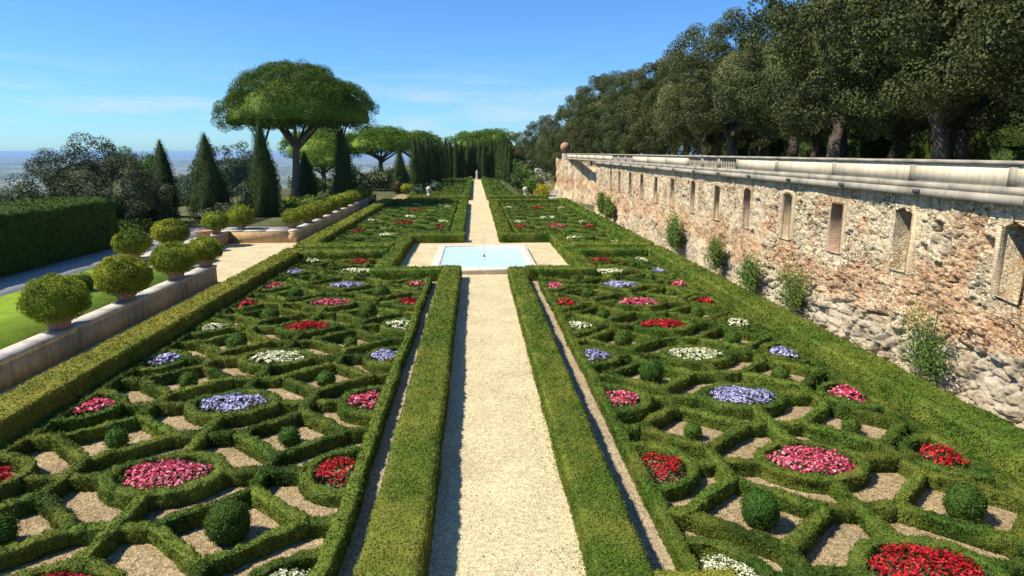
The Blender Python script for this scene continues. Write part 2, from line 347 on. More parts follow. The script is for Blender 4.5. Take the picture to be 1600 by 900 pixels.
def mat_rubble():
    m, nt, Nn, Lk, out = newmat('rubble_masonry'); pos0 = wpos(nt); s = Nn.new('ShaderNodeSeparateXYZ'); Lk.new(pos0, s.inputs[0]); pos = pos0
    dn = Nn.new('ShaderNodeTexNoise'); dn.inputs['Scale'].default_value = 2.3; dn.inputs['Detail'].default_value = 5; Lk.new(pos, dn.inputs['Vector'])
    dv = Nn.new('ShaderNodeVectorMath'); dv.operation = 'MULTIPLY_ADD'; Lk.new(dn.outputs['Color'], dv.inputs[0]); dv.inputs[1].default_value = (.28, .28, .28); Lk.new(pos, dv.inputs[2]); wpz = dv.outputs[0]
    wv = Nn.new('ShaderNodeMapping'); wv.inputs['Scale'].default_value = (1, 1, 1.7); Lk.new(wpz, wv.inputs[0])
    v = Nn.new('ShaderNodeTexVoronoi'); v.inputs['Scale'].default_value = 5.4; Lk.new(wv.outputs[0], v.inputs['Vector'])
    ve = Nn.new('ShaderNodeTexVoronoi'); ve.feature = 'DISTANCE_TO_EDGE'; ve.inputs['Scale'].default_value = 5.4; Lk.new(wv.outputs[0], ve.inputs['Vector'])
    sp = Nn.new('ShaderNodeSeparateColor'); Lk.new(v.outputs['Color'], sp.inputs[0])
    r1 = ramp(nt, [(0, (.36, .25, .14)), (.3, (.62, .47, .29)), (.65, (.78, .63, .40)), (1, (.88, .79, .58))]); Lk.new(sp.outputs[0], r1.inputs[0]); c = r1.outputs[0]
    plast = noise(nt, pos, .45, 7, .68); rp_ = ramp(nt, [(.42, (0,) * 3), (.50, (1,) * 3)]); Lk.new(plast, rp_.inputs[0])
    rpc = ramp(nt, [(.3, (.52, .40, .25)), (.5, (.74, .60, .39)), (.7, (.84, .74, .54))]); Lk.new(noise(nt, pos, 3.4, 6, .7), rpc.inputs[0])
    c = mixc(nt, math_(nt, 'MULTIPLY', rp_.outputs[0], .85), c, rpc.outputs[0])
    wz = Nn.new('ShaderNodeMapping'); wz.inputs['Scale'].default_value = (.8, .8, 12); Lk.new(pos, wz.inputs[0]); cz = noise(nt, wz.outputs[0], 1.4, 4, .65)
    rr = ramp(nt, [(.35, (.40, .19, .10)), (.5, (.66, .38, .20)), (.65, (.76, .54, .33))]); Lk.new(cz, rr.inputs[0])
    nr = noise(nt, pos, .38, 8, .7, .3)
    zr = ramp(nt, [(0, (.0,) * 3), (.22, (.03,) * 3), (.36, (.13,) * 3), (.48, (.10,) * 3), (.62, (.02,) * 3), (1, (.0,) * 3)]); Lk.new(math_(nt, 'DIVIDE', s.outputs[2], 7.), zr.inputs[0])
    fr = ramp(nt, [(.53, (0,) * 3), (.61, (1,) * 3)]); Lk.new(math_(nt, 'ADD', nr, zr.outputs[0]), fr.inputs[0])
    c = mixc(nt, math_(nt, 'MULTIPLY', fr.outputs[0], .85), c, rr.outputs[0])
    wp = Nn.new('ShaderNodeMapping'); wp.inputs['Scale'].default_value = (0, .9, .07); wp.inputs['Location'].default_value = (0, .35, 0); Lk.new(wpz, wp.inputs[0]); npz = noise(nt, wp.outputs[0], 1.0, 3, .6)
    fp = ramp(nt, [(.62, (0,) * 3), (.68, (1,) * 3)]); Lk.new(npz, fp.inputs[0]); c = mixc(nt, math_(nt, 'MULTIPLY', fp.outputs[0], .5), c, rr.outputs[0])
    wg = Nn.new('ShaderNodeMapping'); wg.inputs['Scale'].default_value = (1, .7, 1.6); wg.inputs['Rotation'].default_value = (.35, 0, 0); Lk.new(pos, wg.inputs[0])
    ng = noise(nt, wg.outputs[0], 1.5, 9, .72, .6); rg = ramp(nt, [(.3, (.18, .13, .08)), (.42, (.40, .32, .21)), (.55, (.54, .46, .33)), (.72, (.74, .67, .53))]); Lk.new(ng, rg.inputs[0])
    zf = math_(nt, 'MULTIPLY_ADD', nr, 5.6, math_(nt, 'MULTIPLY', s.outputs[2], -1.)); zg = ramp(nt, [(.0, (0,) * 3), (.45, (1,) * 3)]); Lk.new(math_(nt, 'SUBTRACT', zf, math_(nt, 'MULTIPLY_ADD', s.outputs[1], .035, .15)), zg.inputs[0])
    zgm = math_(nt, 'MULTIPLY', zg.outputs[0], .9); c = mixc(nt, zgm, c, rg.outputs[0])
    ed = ramp(nt, [(.0, (.28, .23, .17)), (.08, (1,) * 3)]); Lk.new(ve.outputs[0], ed.inputs[0])
    edf = math_(nt, 'MULTIPLY', math_(nt, 'SUBTRACT', 1., zgm, clamp=True), math_(nt, 'MULTIPLY_ADD', rp_.outputs[0], -.5, .75)); c = mixc(nt, edf, c, mixc(nt, 1., c, ed.outputs[0], 'MULTIPLY'))
    nw = noise(nt, pos, 1.1, 8, .78); rw = ramp(nt, [(.54, (0,) * 3), (.66, (1,) * 3)]); Lk.new(nw, rw.inputs[0]); c = mixc(nt, math_(nt, 'MULTIPLY', rw.outputs[0], .5), c, (.32, .30, .25))
    ws = Nn.new('ShaderNodeMapping'); ws.inputs['Scale'].default_value = (.5, 2.2, .22); Lk.new(pos, ws.inputs[0]); nst = noise(nt, ws.outputs[0], 1.3, 5, .7); rst = ramp(nt, [(.48, (0,) * 3), (.66, (1,) * 3)]); Lk.new(nst, rst.inputs[0])
    hi = ramp(nt, [(.5, (.1,) * 3), (.95, (1,) * 3)]); Lk.new(math_(nt, 'DIVIDE', s.outputs[2], 6.6), hi.inputs[0]); c = mixc(nt, math_(nt, 'MULTIPLY', math_(nt, 'MULTIPLY', rst.outputs[0], hi.outputs[0]), .6), c, (.20, .175, .135))
    n5 = noise(nt, pos, 8, 7, .8); r5 = ramp(nt, [(.36, (.38,) * 3), (.46, (.95,) * 3), (.7, (1.22,) * 3)]); Lk.new(n5, r5.inputs[0]); c = mixc(nt, 1., c, r5.outputs[0], 'MULTIPLY')
    p = Nn.new('ShaderNodeBsdfPrincipled'); p.inputs['Roughness'].default_value = .92; p.inputs['Specular IOR Level'].default_value = .15; Lk.new(c, p.inputs['Base Color'])
    h = math_(nt, 'ADD', math_(nt, 'MULTIPLY', math_(nt, 'MINIMUM', math_(nt, 'MULTIPLY', ve.outputs[0], 7.), .7), math_(nt, 'MULTIPLY', edf, 1.6)), math_(nt, 'ADD', math_(nt, 'MULTIPLY', n5, .7), math_(nt, 'MULTIPLY', math_(nt, 'MULTIPLY', ng, zgm), 1.6))); Lk.new(bump(nt, h, 1., .10), p.inputs['Normal']); Lk.new(p.outputs[0], out.inputs[0]); return m
M['rubble'] = mat_rubble()
def mat_lawn():
    m, nt, Nn, Lk, out = newmat('lawn_grass'); pos = wpos(nt); n1 = noise(nt, pos, 1.1, 5, .7); n2 = noise(nt, pos, 24, 5, .8)
    r1 = ramp(nt, [(.3, (.17, .27, .02)), (.6, (.26, .38, .03)), (.8, (.33, .43, .05))]); Lk.new(n1, r1.inputs[0]); r2 = ramp(nt, [(.35, (.45,) * 3), (.65, (1.2,) * 3)]); Lk.new(n2, r2.inputs[0])
    p = Nn.new('ShaderNodeBsdfPrincipled'); p.inputs['Roughness'].default_value = .8; p.inputs['Specular IOR Level'].default_value = .1; Lk.new(mixc(nt, 1., r1.outputs[0], r2.outputs[0], 'MULTIPLY'), p.inputs['Base Color'])
    Lk.new(bump(nt, n2, .8, .04), p.inputs['Normal']); Lk.new(p.outputs[0], out.inputs[0]); return m
M['lawn'] = mat_lawn()
def mat_ground():
    m, nt, Nn, Lk, out = newmat('terrain'); pos = wpos(nt); s = Nn.new('ShaderNodeSeparateXYZ'); Lk.new(pos, s.inputs[0])
    n1 = noise(nt, pos, .6, 5, .65); r1 = ramp(nt, [(.3, (.05, .065, .022)), (.55, (.10, .10, .045)), (.75, (.19, .165, .10))]); Lk.new(n1, r1.inputs[0])
    def vor(sc):
        v = Nn.new('ShaderNodeTexVoronoi'); v.inputs['Scale'].default_value = sc; Lk.new(pos, v.inputs['Vector']); q = Nn.new('ShaderNodeSeparateColor'); Lk.new(v.outputs['Color'], q.inputs[0]); return q.outputs
    vf = vor(1 / 420.); rf = ramp(nt, [(0, (.04, .07, .03)), (.35, (.07, .10, .04)), (.6, (.13, .14, .07)), (.8, (.09, .11, .05)), (1, (.2, .19, .12))]); Lk.new(vf[0], rf.inputs[0])
    vc = vor(1 / 55.); rc = ramp(nt, [(.70, (0,) * 3), (.74, (1,) * 3)]); Lk.new(vc[0], rc.inputs[0]); rcc = ramp(nt, [(0, (.3, .24, .2)), (.5, (.6, .56, .5)), (1, (.85, .83, .8))]); Lk.new(vc[1], rcc.inputs[0])
    nc = noise(nt, pos, 1 / 2600., 5, .6); rn = ramp(nt, [(.45, (0,) * 3), (.58, (1,) * 3)]); Lk.new(nc, rn.inputs[0])
    far = mixc(nt, math_(nt, 'MULTIPLY', rc.outputs[0], rn.outputs[0]), rf.outputs[0], rcc.outputs[0])
    isfar = math_(nt, 'MULTIPLY', math_(nt, 'ADD', s.outputs[2], 60.), -.02, clamp=True)
    p = Nn.new('ShaderNodeBsdfPrincipled'); p.inputs['Roughness'].default_value = .95; p.inputs['Specular IOR Level'].default_value = .05; Lk.new(mixc(nt, isfar, r1.outputs[0], far), p.inputs['Base Color']); Lk.new(p.outputs[0], out.inputs[0]); return m
M['ground'] = mat_ground()
def mat_water():
    m, nt, Nn, Lk, out = newmat('pool_water'); pos = wpos(nt); n1 = noise(nt, pos, 2.2, 4, .6, .5); r1 = ramp(nt, [(.3, (.46, .66, .68)), (.7, (.62, .80, .80))]); Lk.new(n1, r1.inputs[0])
    p = Nn.new('ShaderNodeBsdfPrincipled'); p.inputs['Roughness'].default_value = .06; Lk.new(r1.outputs[0], p.inputs['Base Color']); Lk.new(bump(nt, noise(nt, pos, 5, 4, .65, .8), .6, .06), p.inputs['Normal']); Lk.new(p.outputs[0], out.inputs[0]); return m
M['water'] = mat_water()

# ------------------------------------------------------------------ terrain and ground surfaces
def sstep(x, a, b): t = np.clip((x - a) / (b - a), 0, 1); return t * t * (3 - 2 * t)
gx = np.concatenate([-np.geomspace(90000, 82, 46), np.arange(-80, 81, 2.), np.geomspace(84, 90000, 40)])
gy = np.concatenate([-np.geomspace(60000, 24, 30), np.arange(-20, 300, 4.), np.geomspace(306, 90000, 60)])
XX, YY = np.meshgrid(gx, gy, indexing='ij')
def hgt(X, Y):
    z = np.full(X.shape, -.06)
    left = np.where(X < -38, .9 - .27 * (-X - 38), z)
    z = np.where(X < -38, np.maximum(left, -350), z)
    right = sstep(Y, 112, 122) * sstep(X, 15, 26) * 6.6 * (1 - .45 * sstep(Y, 125, 230))
    z = z + np.where(X > 14, right, 0)
    far = sstep(Y, 260, 2200)
    z = z * (1 - far) + np.minimum(z, -350 * far) * far
    bk = sstep(-Y, 200, 3000); z = z * (1 - bk) - 350 * bk
    z = np.where(X > 150, z * (1 - sstep(X, 150, 2500)) - 350 * sstep(X, 150, 2500), z)
    return z
ZZ = hgt(XX, YY); nx, ny = XX.shape
ii = np.arange(nx - 1)[:, None]; jj = np.arange(ny - 1)[None, :]
tag(Geo().add(np.stack([XX, YY, ZZ], -1).reshape(-1, 3), np.stack([ii * ny + jj, (ii + 1) * ny + jj, (ii + 1) * ny + jj + 1, ii * ny + jj + 1], -1).reshape(-1, 4)).build('ground', M['ground'], smooth=True), kind='structure')
def sheet(name, rects, z, mat, thick=.0, kind='structure'):
    g = Geo()
    for x0, x1, y0, y1 in rects:
        if thick: g.box(x0, x1, y0, y1, z - thick, z)
        else: g.add([(x0, y0, z), (x1, y0, z), (x1, y1, z), (x0, y1, z)], [(0, 1, 2, 3)])
    return tag(g.build(name, mat), kind=kind)
sheet('parterre_soil', [(-14.6, 14.6, 4, 192)], .0, M['soil'])
sheet('gravel_path', [(-1.15, 2.2, 4, 40.8), (-1.15, 2.2, 57, 190), (-5.7, 6.9, 40.8, 57)], .006, M['path'])
sheet('side_gravel', [(14.6, 16.2, 4, 112), (3.0, 3.9, 9.9, 39.7), (-2.75, -2.1, 9.9, 39.7)], .008, M['strip'])
sheet('side_walk', [(-16.2, -14.6, 4, 110), (-21.95, -16.2, 40.25, 58)], .005, M['path'])
sheet('lawn', [(-23.4, -16.75, 6, 39.9)], 1.02, M['lawn'], .9)
sheet('terrace_earth', [(-38.2, -22.0, 62, 110), (-38.2, -27.6, 6, 62), (-22.0, -16.7, 62, 110)], 1.0, M['ground'], .98)
sheet('terrace_walk', [(-27.6, -23.4, 6, 62), (-23.4, -22.0, 39.9, 62), (-22.0, -16.7, 58.4, 62)], 1.0, M['shadepath'], .98)
sheet('upper_terrace', [(16.3, 150, -20, 82.5), (19.5, 150, 82.5, 119)], 6.9, M['ground'], 7.2)

# ------------------------------------------------------------------ border hedges
def hedge_thing(label, pts, wd, h, mat='hedge', cat='hedge', name='box_hedge', group='clipped hedges framing the parterre', z0=0., amp=.035, cover=1.35, **k):
    pts = np.array(pts, float); d0 = max(8., float(np.min(np.hypot(pts[:, 0], pts[:, 1]))))
    step = .1 if d0 < 20 else (.22 if d0 < 60 else .35)
    v, f = hedge(pts, wd, h, step=step, rnd=.09, amp=amp, z0=z0, seed=len(COL.objects), **k)
    g = leafy(v, f, cover=cover, k=.0029, lo=.038, tilt=.8, lift=.02)
    return tag(g.build(name, M[mat]), label, cat, group)
H = .8
hedge_thing('long clipped hedge along the left edge of the gravel path before the fountain', [(-1.6, 9.8), (-1.6, 40.9)], 1.15, H)
hedge_thing('long clipped hedge along the right edge of the gravel path before the fountain', [(2.58, 9.8), (2.58, 40.9)], 1.02, .68)
hedge_thing('short hedge stub at the lower end of the right path hedge', [(3.1, 9.4), (4.5, 9.4)], 1.1, .74, 'hedge_dry')
hedge_thing('short hedge stub at the lower end of the left path hedge', [(-3.4, 9.35), (-2.1, 9.35)], 1.0, .72)
hedge_thing('tall dry-topped hedge between the left parterre and low stone wall', [(-13.35, 7), (-13.35, 47.9)], 1.3, 1.0, 'hedge_dry')
hedge_thing('wide hedge between the right parterre and foot of the brick wall', [(13.4, 6), (13.4, 47.7)], 1.3, 1.0)
hedge_thing('low hedge closing the fountain court towards the camera, left of path', [(-6.6, 40.25), (-2.15, 40.25)], 1.1, H)
hedge_thing('low hedge closing the fountain court towards the camera, right of path', [(3.15, 40.1), (7.6, 40.1)], 1.1, H)
hedge_thing('hedge along the left side of the fountain court', [(-6.05, 40.75), (-6.05, 57.4)], 1.05, H)
hedge_thing('hedge along the right side of the fountain court', [(7.15, 40.6), (7.15, 57.2)], 1.0, H)
hedge_thing('hedge behind the fountain court, left of the path', [(-6.5, 57.9), (-1.0, 57.9)], 1.5, H)
hedge_thing('hedge behind the fountain court, right of the path', [(2.15, 57.7), (7.6, 57.7)], 1.5, H)
hedge_thing('cross hedge ending the front left parterre', [(-12.75, 47.1), (-6.55, 47.1)], 1.3, .95)
hedge_thing('cross hedge ending the front right parterre', [(7.6, 46.9), (12.8, 46.9)], 1.3, .95)
hedge_thing('cross hedge starting the rear left parterre', [(-14.0, 50.3), (-6.5, 50.3)], 1.5, .95)
hedge_thing('cross hedge starting the rear right parterre', [(7.6, 50.0), (14.0, 50.0)], 1.5, .95)
hedge_thing('hedge beside low wall along the rear left parterre', [(-13.4, 51), (-13.4, 99)], 1.3, .95, 'hedge_dry')
hedge_thing('hedge beside the tall wall along the rear right parterre', [(13.4, 50.7), (13.4, 99)], 1.3, .95)
hedge_thing('hedge on the left edge of the path beyond the fountain', [(-1.75, 58.5), (-1.75, 99)], 1.1, H)
hedge_thing('hedge on the right edge of the path beyond the fountain', [(2.75, 58.4), (2.75, 99)], 1.1, H)
hedge_thing('far cross hedge ending the rear left parterre', [(-14, 99.6), (-1.3, 99.6)], 1.3, H)
hedge_thing('far cross hedge ending the rear right parterre', [(2.3, 99.4), (14, 99.4)], 1.3, H)
hedge_thing('distant cross hedge left of the path before the last beds', [(-11.3, 109), (-.9, 109)], 1.2, .75)
hedge_thing('distant cross hedge right of the path before the last beds', [(2.0, 108.6), (12.2, 108.6)], 1.2, .75)
hedge_thing('light green hedge edging the far path on the left', [(-1.6, 110), (-1.5, 186)], 1.0, .95, 'shrub')
hedge_thing('light green hedge edging the far path on the right', [(2.6, 110), (2.4, 186)], 1.0, .95, 'shrub')
hedge_thing('thin pale hedge running back beside the shrubby slope', [(7.4, 110), (6.6, 160)], .7, .9, 'paleshrub')

# ------------------------------------------------------------------ knot parterres
def knot(side, xc, y_rows, P_, xb, yend, y0, court, near=True, nm=''):
    """checkerboard of rings and diamonds joined by crossing bars; xb = (path-side border, outer border)"""
    hw = .275; hh = .39; step = .3
    root = empty('knot_parterre', (xc, y0, 0), nm, 'knot garden', 'knot parterres of low box')
    off = np.array([xc, y0, 0.])
    sgn = -1 if side == 'left' else 1
    sd = [0]
    def inside(x, y):
        if court is None: return True
        return not (abs(x - .55) < court[0] and court[1] < y < court[2])
    segs = []
    def seg(pts, closed=False, name=None, w_=hw, h_=hh):
        pts = np.array(pts, float)
        if closed or name:
            c = pts.mean(0)
            if not inside(*c): return
        else:
            r = resample(pts, .2); keep = np.array([inside(*q_) for q_ in r])
            if not keep.any(): return
            if not keep.all():
                k = np.where(keep)[0]; pts = r[k[0]:k[-1] + 1]
                if len(pts) < 3: return
        sd[0] += 1
        cd_ = float(np.hypot(*np.mean(pts, 0))); st2 = (.075 if cd_ < 19 and len(pts) > 2 or cd_ < 15 else .1 if cd_ < 28 else .14) if near else .3
        v, f = hedge(pts, w_, h_ * rng.uniform(.94, 1.06), step=st2, closed=closed, rnd=.055, amp=.055 if near else .035, prof=max(.07, st2) if near else .2, seed=sd[0] * 7 + (0 if side == 'left' else 500), wob=.05)
        v = v + [0, 0, rng.uniform(-.012, .012)]
        segs.append((name, v, f))
    a = .165
    A, B = 1.55, 1.40; dx = 2.37; ym = P_ / 2; half = ym - B
    ylo, yhi = y0, yend
    def clipy(y): return min(max(y, ylo), yhi)
    ks = list(y_rows)
    for y in ks:
        th = np.linspace(0, 2 * np.pi, 30, endpoint=False); c_, s_ = np.cos(th), np.sin(th); e_ = 1.12
        if ylo + .9 < y < yhi - .8:
            seg(np.c_[xc + 1.3 * np.sign(c_) * np.abs(c_) ** e_, y + .98 * np.sign(s_) * np.abs(s_) ** e_], True, 'flower_ring')
        for s2 in (-1, 1):
            bx = xb[0] if s2 == -sgn else xb[1]
            d = np.sign(xc - bx)
            t = np.linspace(-np.pi / 2, np.pi / 2, 15)
            if ylo + .5 < y < yhi - .5:
                seg(np.c_[bx + d * (1.32 * np.cos(t) ** .9), y + 1.12 * np.sin(t)], False, 'flower_ring')
            if ylo < y < yhi:
                x2 = xc + s2 * dx
                seg([(xc + s2 * 1.28, y), (bx + d * 1.3, y)])
                seg([(x2, max(ylo, y - half)), (x2, min(yhi, y + half))])
    for y in [ks[0] - ym] + [q_ + ym for q_ in ks]:
        if y < ylo - B + .3 or y > yhi + B - .3: continue
        for s2 in (-1, 1):
            x2 = xc + s2 * dx; bx = xb[0] if s2 == -sgn else xb[1]
            E, Nn_, W, S = (x2 + A, y), (x2, y + B), (x2 - A, y), (x2, y - B)
            for p_, q_ in ((W, Nn_), (Nn_, E), (E, S), (S, W)):
                r = resample([p_, q_], .2); r = r[(r[:, 1] > ylo) & (r[:, 1] < yhi)]
                if len(r) > 2: seg(r)
            if ylo < y < yhi: seg([(x2 + s2 * A, y), (bx, y)])
        if ylo < y < yhi:
            seg([(xc - dx + A, y), (xc + dx - A, y)])
        seg([(xc, clipy(y - ym + .98)), (xc, clipy(y + ym - .98))]) if clipy(y + ym - .98) - clipy(y - ym + .98) > .4 else None
    for bx in xb: seg([(bx, ylo), (bx, yhi)], w_=.3, h_=.41)
    seg([(xb[0], ylo), (xb[1], ylo)], w_=.36); seg([(xb[0], yhi), (xb[1], yhi)], w_=.36)
    g = Geo(); cov = 1.35 if near else 1.0
    for name, v, f in segs:
        if name:
            gg = leafy(v - off, f, cover=0.0001) if False else None
            f2 = fixout(v, f); dens = lambda c: cov / lodsize(c, .0028, .036) ** 2
            P, Nm = scatter(v, f2, dens); s = lodsize(P, .0028, .036); P = P + Nm * (s * .9 * rng.random(len(P)))[:, None]
            gg = Geo().add(v - off, f2); gg.add(*leaves(P - off, Nm, s, 1.0, .6)); gg.build(name, M['knot'], root)
        else:
            f2 = fixout(v, f); dens = lambda c: cov / lodsize(c, .0028, .036) ** 2
            P, Nm = scatter(v, f2, dens); s = lodsize(P, .0028, .036); P = P + Nm * (s * .8 * rng.random(len(P)))[:, None]
            g.add(v - off, f2); g.add(*leaves(P - off, Nm, s, 1.0, .6))
    g.build('lattice', M['knot'], root)
    return root
LROWS = [10.25 + 4.5 * k for k in range(9)]; RROWS = [10.2 + 4.36 * k for k in range(9)]
knot('left', -7.6, LROWS, 4.5, (-2.93, -12.35), 46.2, 9.0, (7.3, 39.4, 70), True, 'knot garden of low box compartments left of the near path')
knot('right', 8.45, RROWS, 4.36, (4.0, 12.5), 45.9, 9.0, (7.2, 39.3, 70), True, 'knot garden of low box compartments right of the near path')
LFAR = [54.4 + 4.45 * k for k in range(10)]; RFAR = [54.2 + 4.45 * k for k in range(10)]
knot('left', -7.6, LFAR, 4.45, (-2.9, -12.35), 98.2, 51.6, (7.3, 40, 59), False, 'knot garden of low box left of the path beyond the fountain')
knot('right', 8.45, RFAR, 4.45, (4.0, 12.5), 98.2, 51.3, (7.2, 40, 59), False, 'knot garden of low box right of the path beyond the fountain')
knot('left', -6.2, [112.5 + 5 * k for k in range(15)], 5., (-2.9, -10.2), 187, 110.4, None, False, 'most distant knot garden left of the path before the cypresses')
knot('right', 6.0, [112.5 + 5 * k for k in range(15)], 5., (3.6, 8.4), 187, 110.4, None, False, 'most distant knot garden right of the path before the cypresses')

# ------------------------------------------------------------------ flower patches
ORD = ['nearest', 'second', 'third', 'fourth', 'fifth', 'sixth', 'seventh', 'eighth', 'ninth', 'tenth']
CNAME = {'red': 'red', 'pink': 'pink', 'white': 'creamy white', 'purple': 'lilac'}
def flowers(x, y, rx, ry, col, label, half=0, group='flower patches inside the box rings'):
    """half: 0 oval; +1/-1: flat side towards that x direction"""
    root = empty('flower_bed', (x, y, 0), label, 'flower bed', group)
    d = math.sqrt(x * x + y * y + 60); area = 3.1 * rx * ry * (1 if not half else .8)
    bs = max(.05, .0037 * d); n = int(min(2600, area * 1.9 / bs ** 2)); n = max(n, 40)
    u = rng.uniform(-1, 1, (n * 3, 2)); ang = np.arctan2(u[:, 1], u[:, 0]); edge = .97 + .1 * np.sin(3 * ang + x + y) + .09 * np.sin(5 * ang + y * 1.7) + .06 * np.sin(9 * ang + x)
    u = u[(np.hypot(u[:, 0], u[:, 1]) < edge)][:n]
    X_, Y_ = u[:, 0] * rx, u[:, 1] * ry
    if half: # D shape: taper away from the border
        t = (1 - half * u[:, 0]) / 2; Y_ = Y_ * (1.25 - .75 * t)
    r = np.hypot(u[:, 0], u[:, 1]); z = .29 + .13 * (1 - r ** 2) + .09 * rng.random(len(u)) + .05 * vnoise(np.c_[X_ + x, Y_ + y, X_ * 0], 3., 9)
    P = np.c_[X_, Y_, z]; Nm = unit(np.c_[u * .5, np.ones(len(u))])
    g = Geo()
    nn = unit(Nm + .45 * rng.normal(size=P.shape)); t = unit(np.cross(nn, rng.normal(size=P.shape))); b = np.cross(nn, t); s = (bs * rng.uniform(.7, 1.25, len(P)) * .5)[:, None]
    ring = [P + (t * math.cos(k * 1.2566) + b * math.sin(k * 1.2566)) * s * (1 if k % 1 == 0 else .6) + nn * s * .35 for k in range(5)]
    v = np.stack([P] + ring, 1).reshape(-1, 3); base = np.arange(len(P))[:, None] * 6
    f = np.concatenate([base + np.array([[0, 1 + k, 1 + (k + 1) % 5]]) for k in range(5)]); g.add(v, f); g.build('blossoms', M['fl_' + col], root)
    m = int(n * 1.1); th = rng.uniform(0, 2 * np.pi, m); rr = np.sqrt(rng.random(m)) * 1.05
    lx, ly = np.cos(th) * rr * rx, np.sin(th) * rr * ry
    if half: ly = ly * (1.25 - .75 * (1 - half * np.cos(th) * rr) / 2)
    lp = np.c_[lx, ly, .05 + (.36 + .1 * (1 - rr ** 2) - .05) * rng.random(m) ** .5]
    gl = Geo().add(*leaves(lp, np.tile([0, 0, 1.], (m, 1)), bs * 1.25, .9, .7)); gl.build('leaves', M['fl_leaf'], root)
    return root
cseq_c = ['red', 'pink', 'purple', 'white', 'red', 'pink', 'purple', 'white']
cseq_s = ['white', 'red', 'pink', 'purple', 'white', 'red', 'pink', 'purple', 'white']
for side, xc, rows, xp, xo in (('left', -7.6, LROWS, -3.56, -11.72), ('right', 8.45, RROWS, 4.6, 11.9)):
    for k, y in enumerate(rows):
        s = 1 if side == 'right' else -1
        if k < 8 and y < 45.5:
            fx = xc if y < 39 else xc + s * .35
            flowers(fx, y, 1.0 if side == 'left' else 1.06, .68 if side == 'left' else .74, cseq_c[k], f'{CNAME[cseq_c[k]]} flowers in the {ORD[k]} oval ring down the middle of the {side} front parterre')
        if y < 39: flowers(xp, y, .52, .66, cseq_s[k], f'{CNAME[cseq_s[k]]} flowers in the {ORD[k]} ring on the path side of the {side} front parterre', half=-s * 1.0)
        if y < 47: flowers(xo, y, .52, .66, cseq_s[k], f'{CNAME[cseq_s[k]]} flowers in the {ORD[k]} ring on the outer side of the {side} front parterre', half=s * 1.0)
flowers(-8.14, 45.6, .8, .6, 'red', 'red flowers beside the court hedge at the rear corner of the left front parterre')
flowers(9.05, 45.0, .8, .6, 'red', 'red flowers beside the court hedge at the rear corner of the right front parterre')
for x, y, c, r_, lb in [(-8.4, 60.4, 'white', .8, 'white flowers low in the rear left parterre near the fountain hedge'), (-7.7, 70.8, 'red', 1.25, 'large red patch amid the rear left parterre'),
        (-7.8, 77.1, 'white', .8, 'white flowers just behind the large red patch, rear left parterre'), (-7.95, 87.4, 'red', 1.1, 'far dull red patch in the middle of the rear left parterre'),
        (-8.6, 95.2, 'white', .6, 'small white patch at the far end of the rear left parterre'), (-3.7, 71.9, 'white', .6, 'white flowers by the path border of the rear left parterre'),
        (-3.7, 66.5, 'red', .6, 'small red patch by the path border of the rear left parterre'), (-11.7, 73.3, 'white', .6, 'white flowers near the outer border, rear left parterre'),
        (-3.8, 90.2, 'white', .6, 'small far white patch by the path border of the rear left parterre'), (-11.5, 64.0, 'red', .7, 'red flowers near the outer border of the rear left parterre'),
        (4.6, 66.6, 'red', .9, 'red flowers by the path border of the rear right parterre'), (4.9, 71.0, 'white', .7, 'white flowers behind red ones by the path border, rear right parterre'),
        (8.5, 67.1, 'pink', 1.1, 'pink patch in the middle of the rear right parterre'), (8.5, 75.4, 'white', .9, 'white patch behind the pink one in the rear right parterre'),
        (8.7, 88.4, 'red', 1.0, 'far red patch in the middle of the rear right parterre'), (4.6, 88.7, 'white', .6, 'far small white patch by the path border, rear right parterre'),
        (11.8, 88.2, 'white', .7, 'far small white patch near the outer border, rear right parterre'), (12.0, 70.6, 'white', .8, 'white patch near the outer border of the rear right parterre'),
        (11.9, 66.0, 'red', .8, 'red patch near the outer border of the rear right parterre'), (9.0, 57.6, 'white', .8, 'white patch beside the court hedge in the rear right parterre'),
        (11.9, 54.4, 'white', .7, 'low white patch at the near corner of the rear right parterre')]:
    flowers(x, y, r_, r_ * .75, c, lb)

# ------------------------------------------------------------------ box balls
def ball(x, y, r, label, zc=None, mat='ball', sq=None, name='box_ball', cat='topiary ball', group='clipped box balls in the diamonds', z0=0):
    sq = sq or (1, rng.uniform(.92, 1.08), rng.uniform(.86, 1.12))
    v, f = blob((0, 0, r * sq[2] * .95), (r * sq[0], r * sq[1], r * sq[2]), seed=int(abs(x * 13 + y * 7)), nu=26, nv=16, amp=.11, nsc=3.2)
    d = math.sqrt(x * x + y * y + 60); s = max(.034, .0026 * d)
    P, Nm = scatter(v, f, 1.5 / s ** 2); P = P + Nm * (s * 1.3 * rng.random(len(P)))[:, None]
    g = Geo().add(v, f).add(*leaves(P, Nm, s * 1.15, 1.0, .5)); o = g.build(name, M[mat], loc=(x, y, z0)); return tag(o, label, cat, group)
bl = {'left': [.43, .28, .3, .26, .42, .44, .42, .4], 'right': [.38, .24, .42, .36, .3, .36, .3, .3]}; bo = {'left': [.33, .27, .28, .38, .4, .36, .3, .3], 'right': [.37, .25, .3, .34, .3, .3, .3, .3]}
for side, xc, rows, pitch_ in (('left', -7.6, LROWS, 4.5), ('right', 8.45, RROWS, 4.36)):
    s = 1 if side == 'right' else -1
    for k in range(8):
        y = rows[k] + pitch_ / 2 - .1
        if y < 38.5: ball(xc - s * 2.35, y, bl[side][k], f'round box ball in the {ORD[k]} diamond of the path-side line, {side} front parterre')
        ball(xc + s * 2.3, y, bo[side][k], f'round box ball in the {ORD[k]} diamond of the outer line, {side} front parterre')

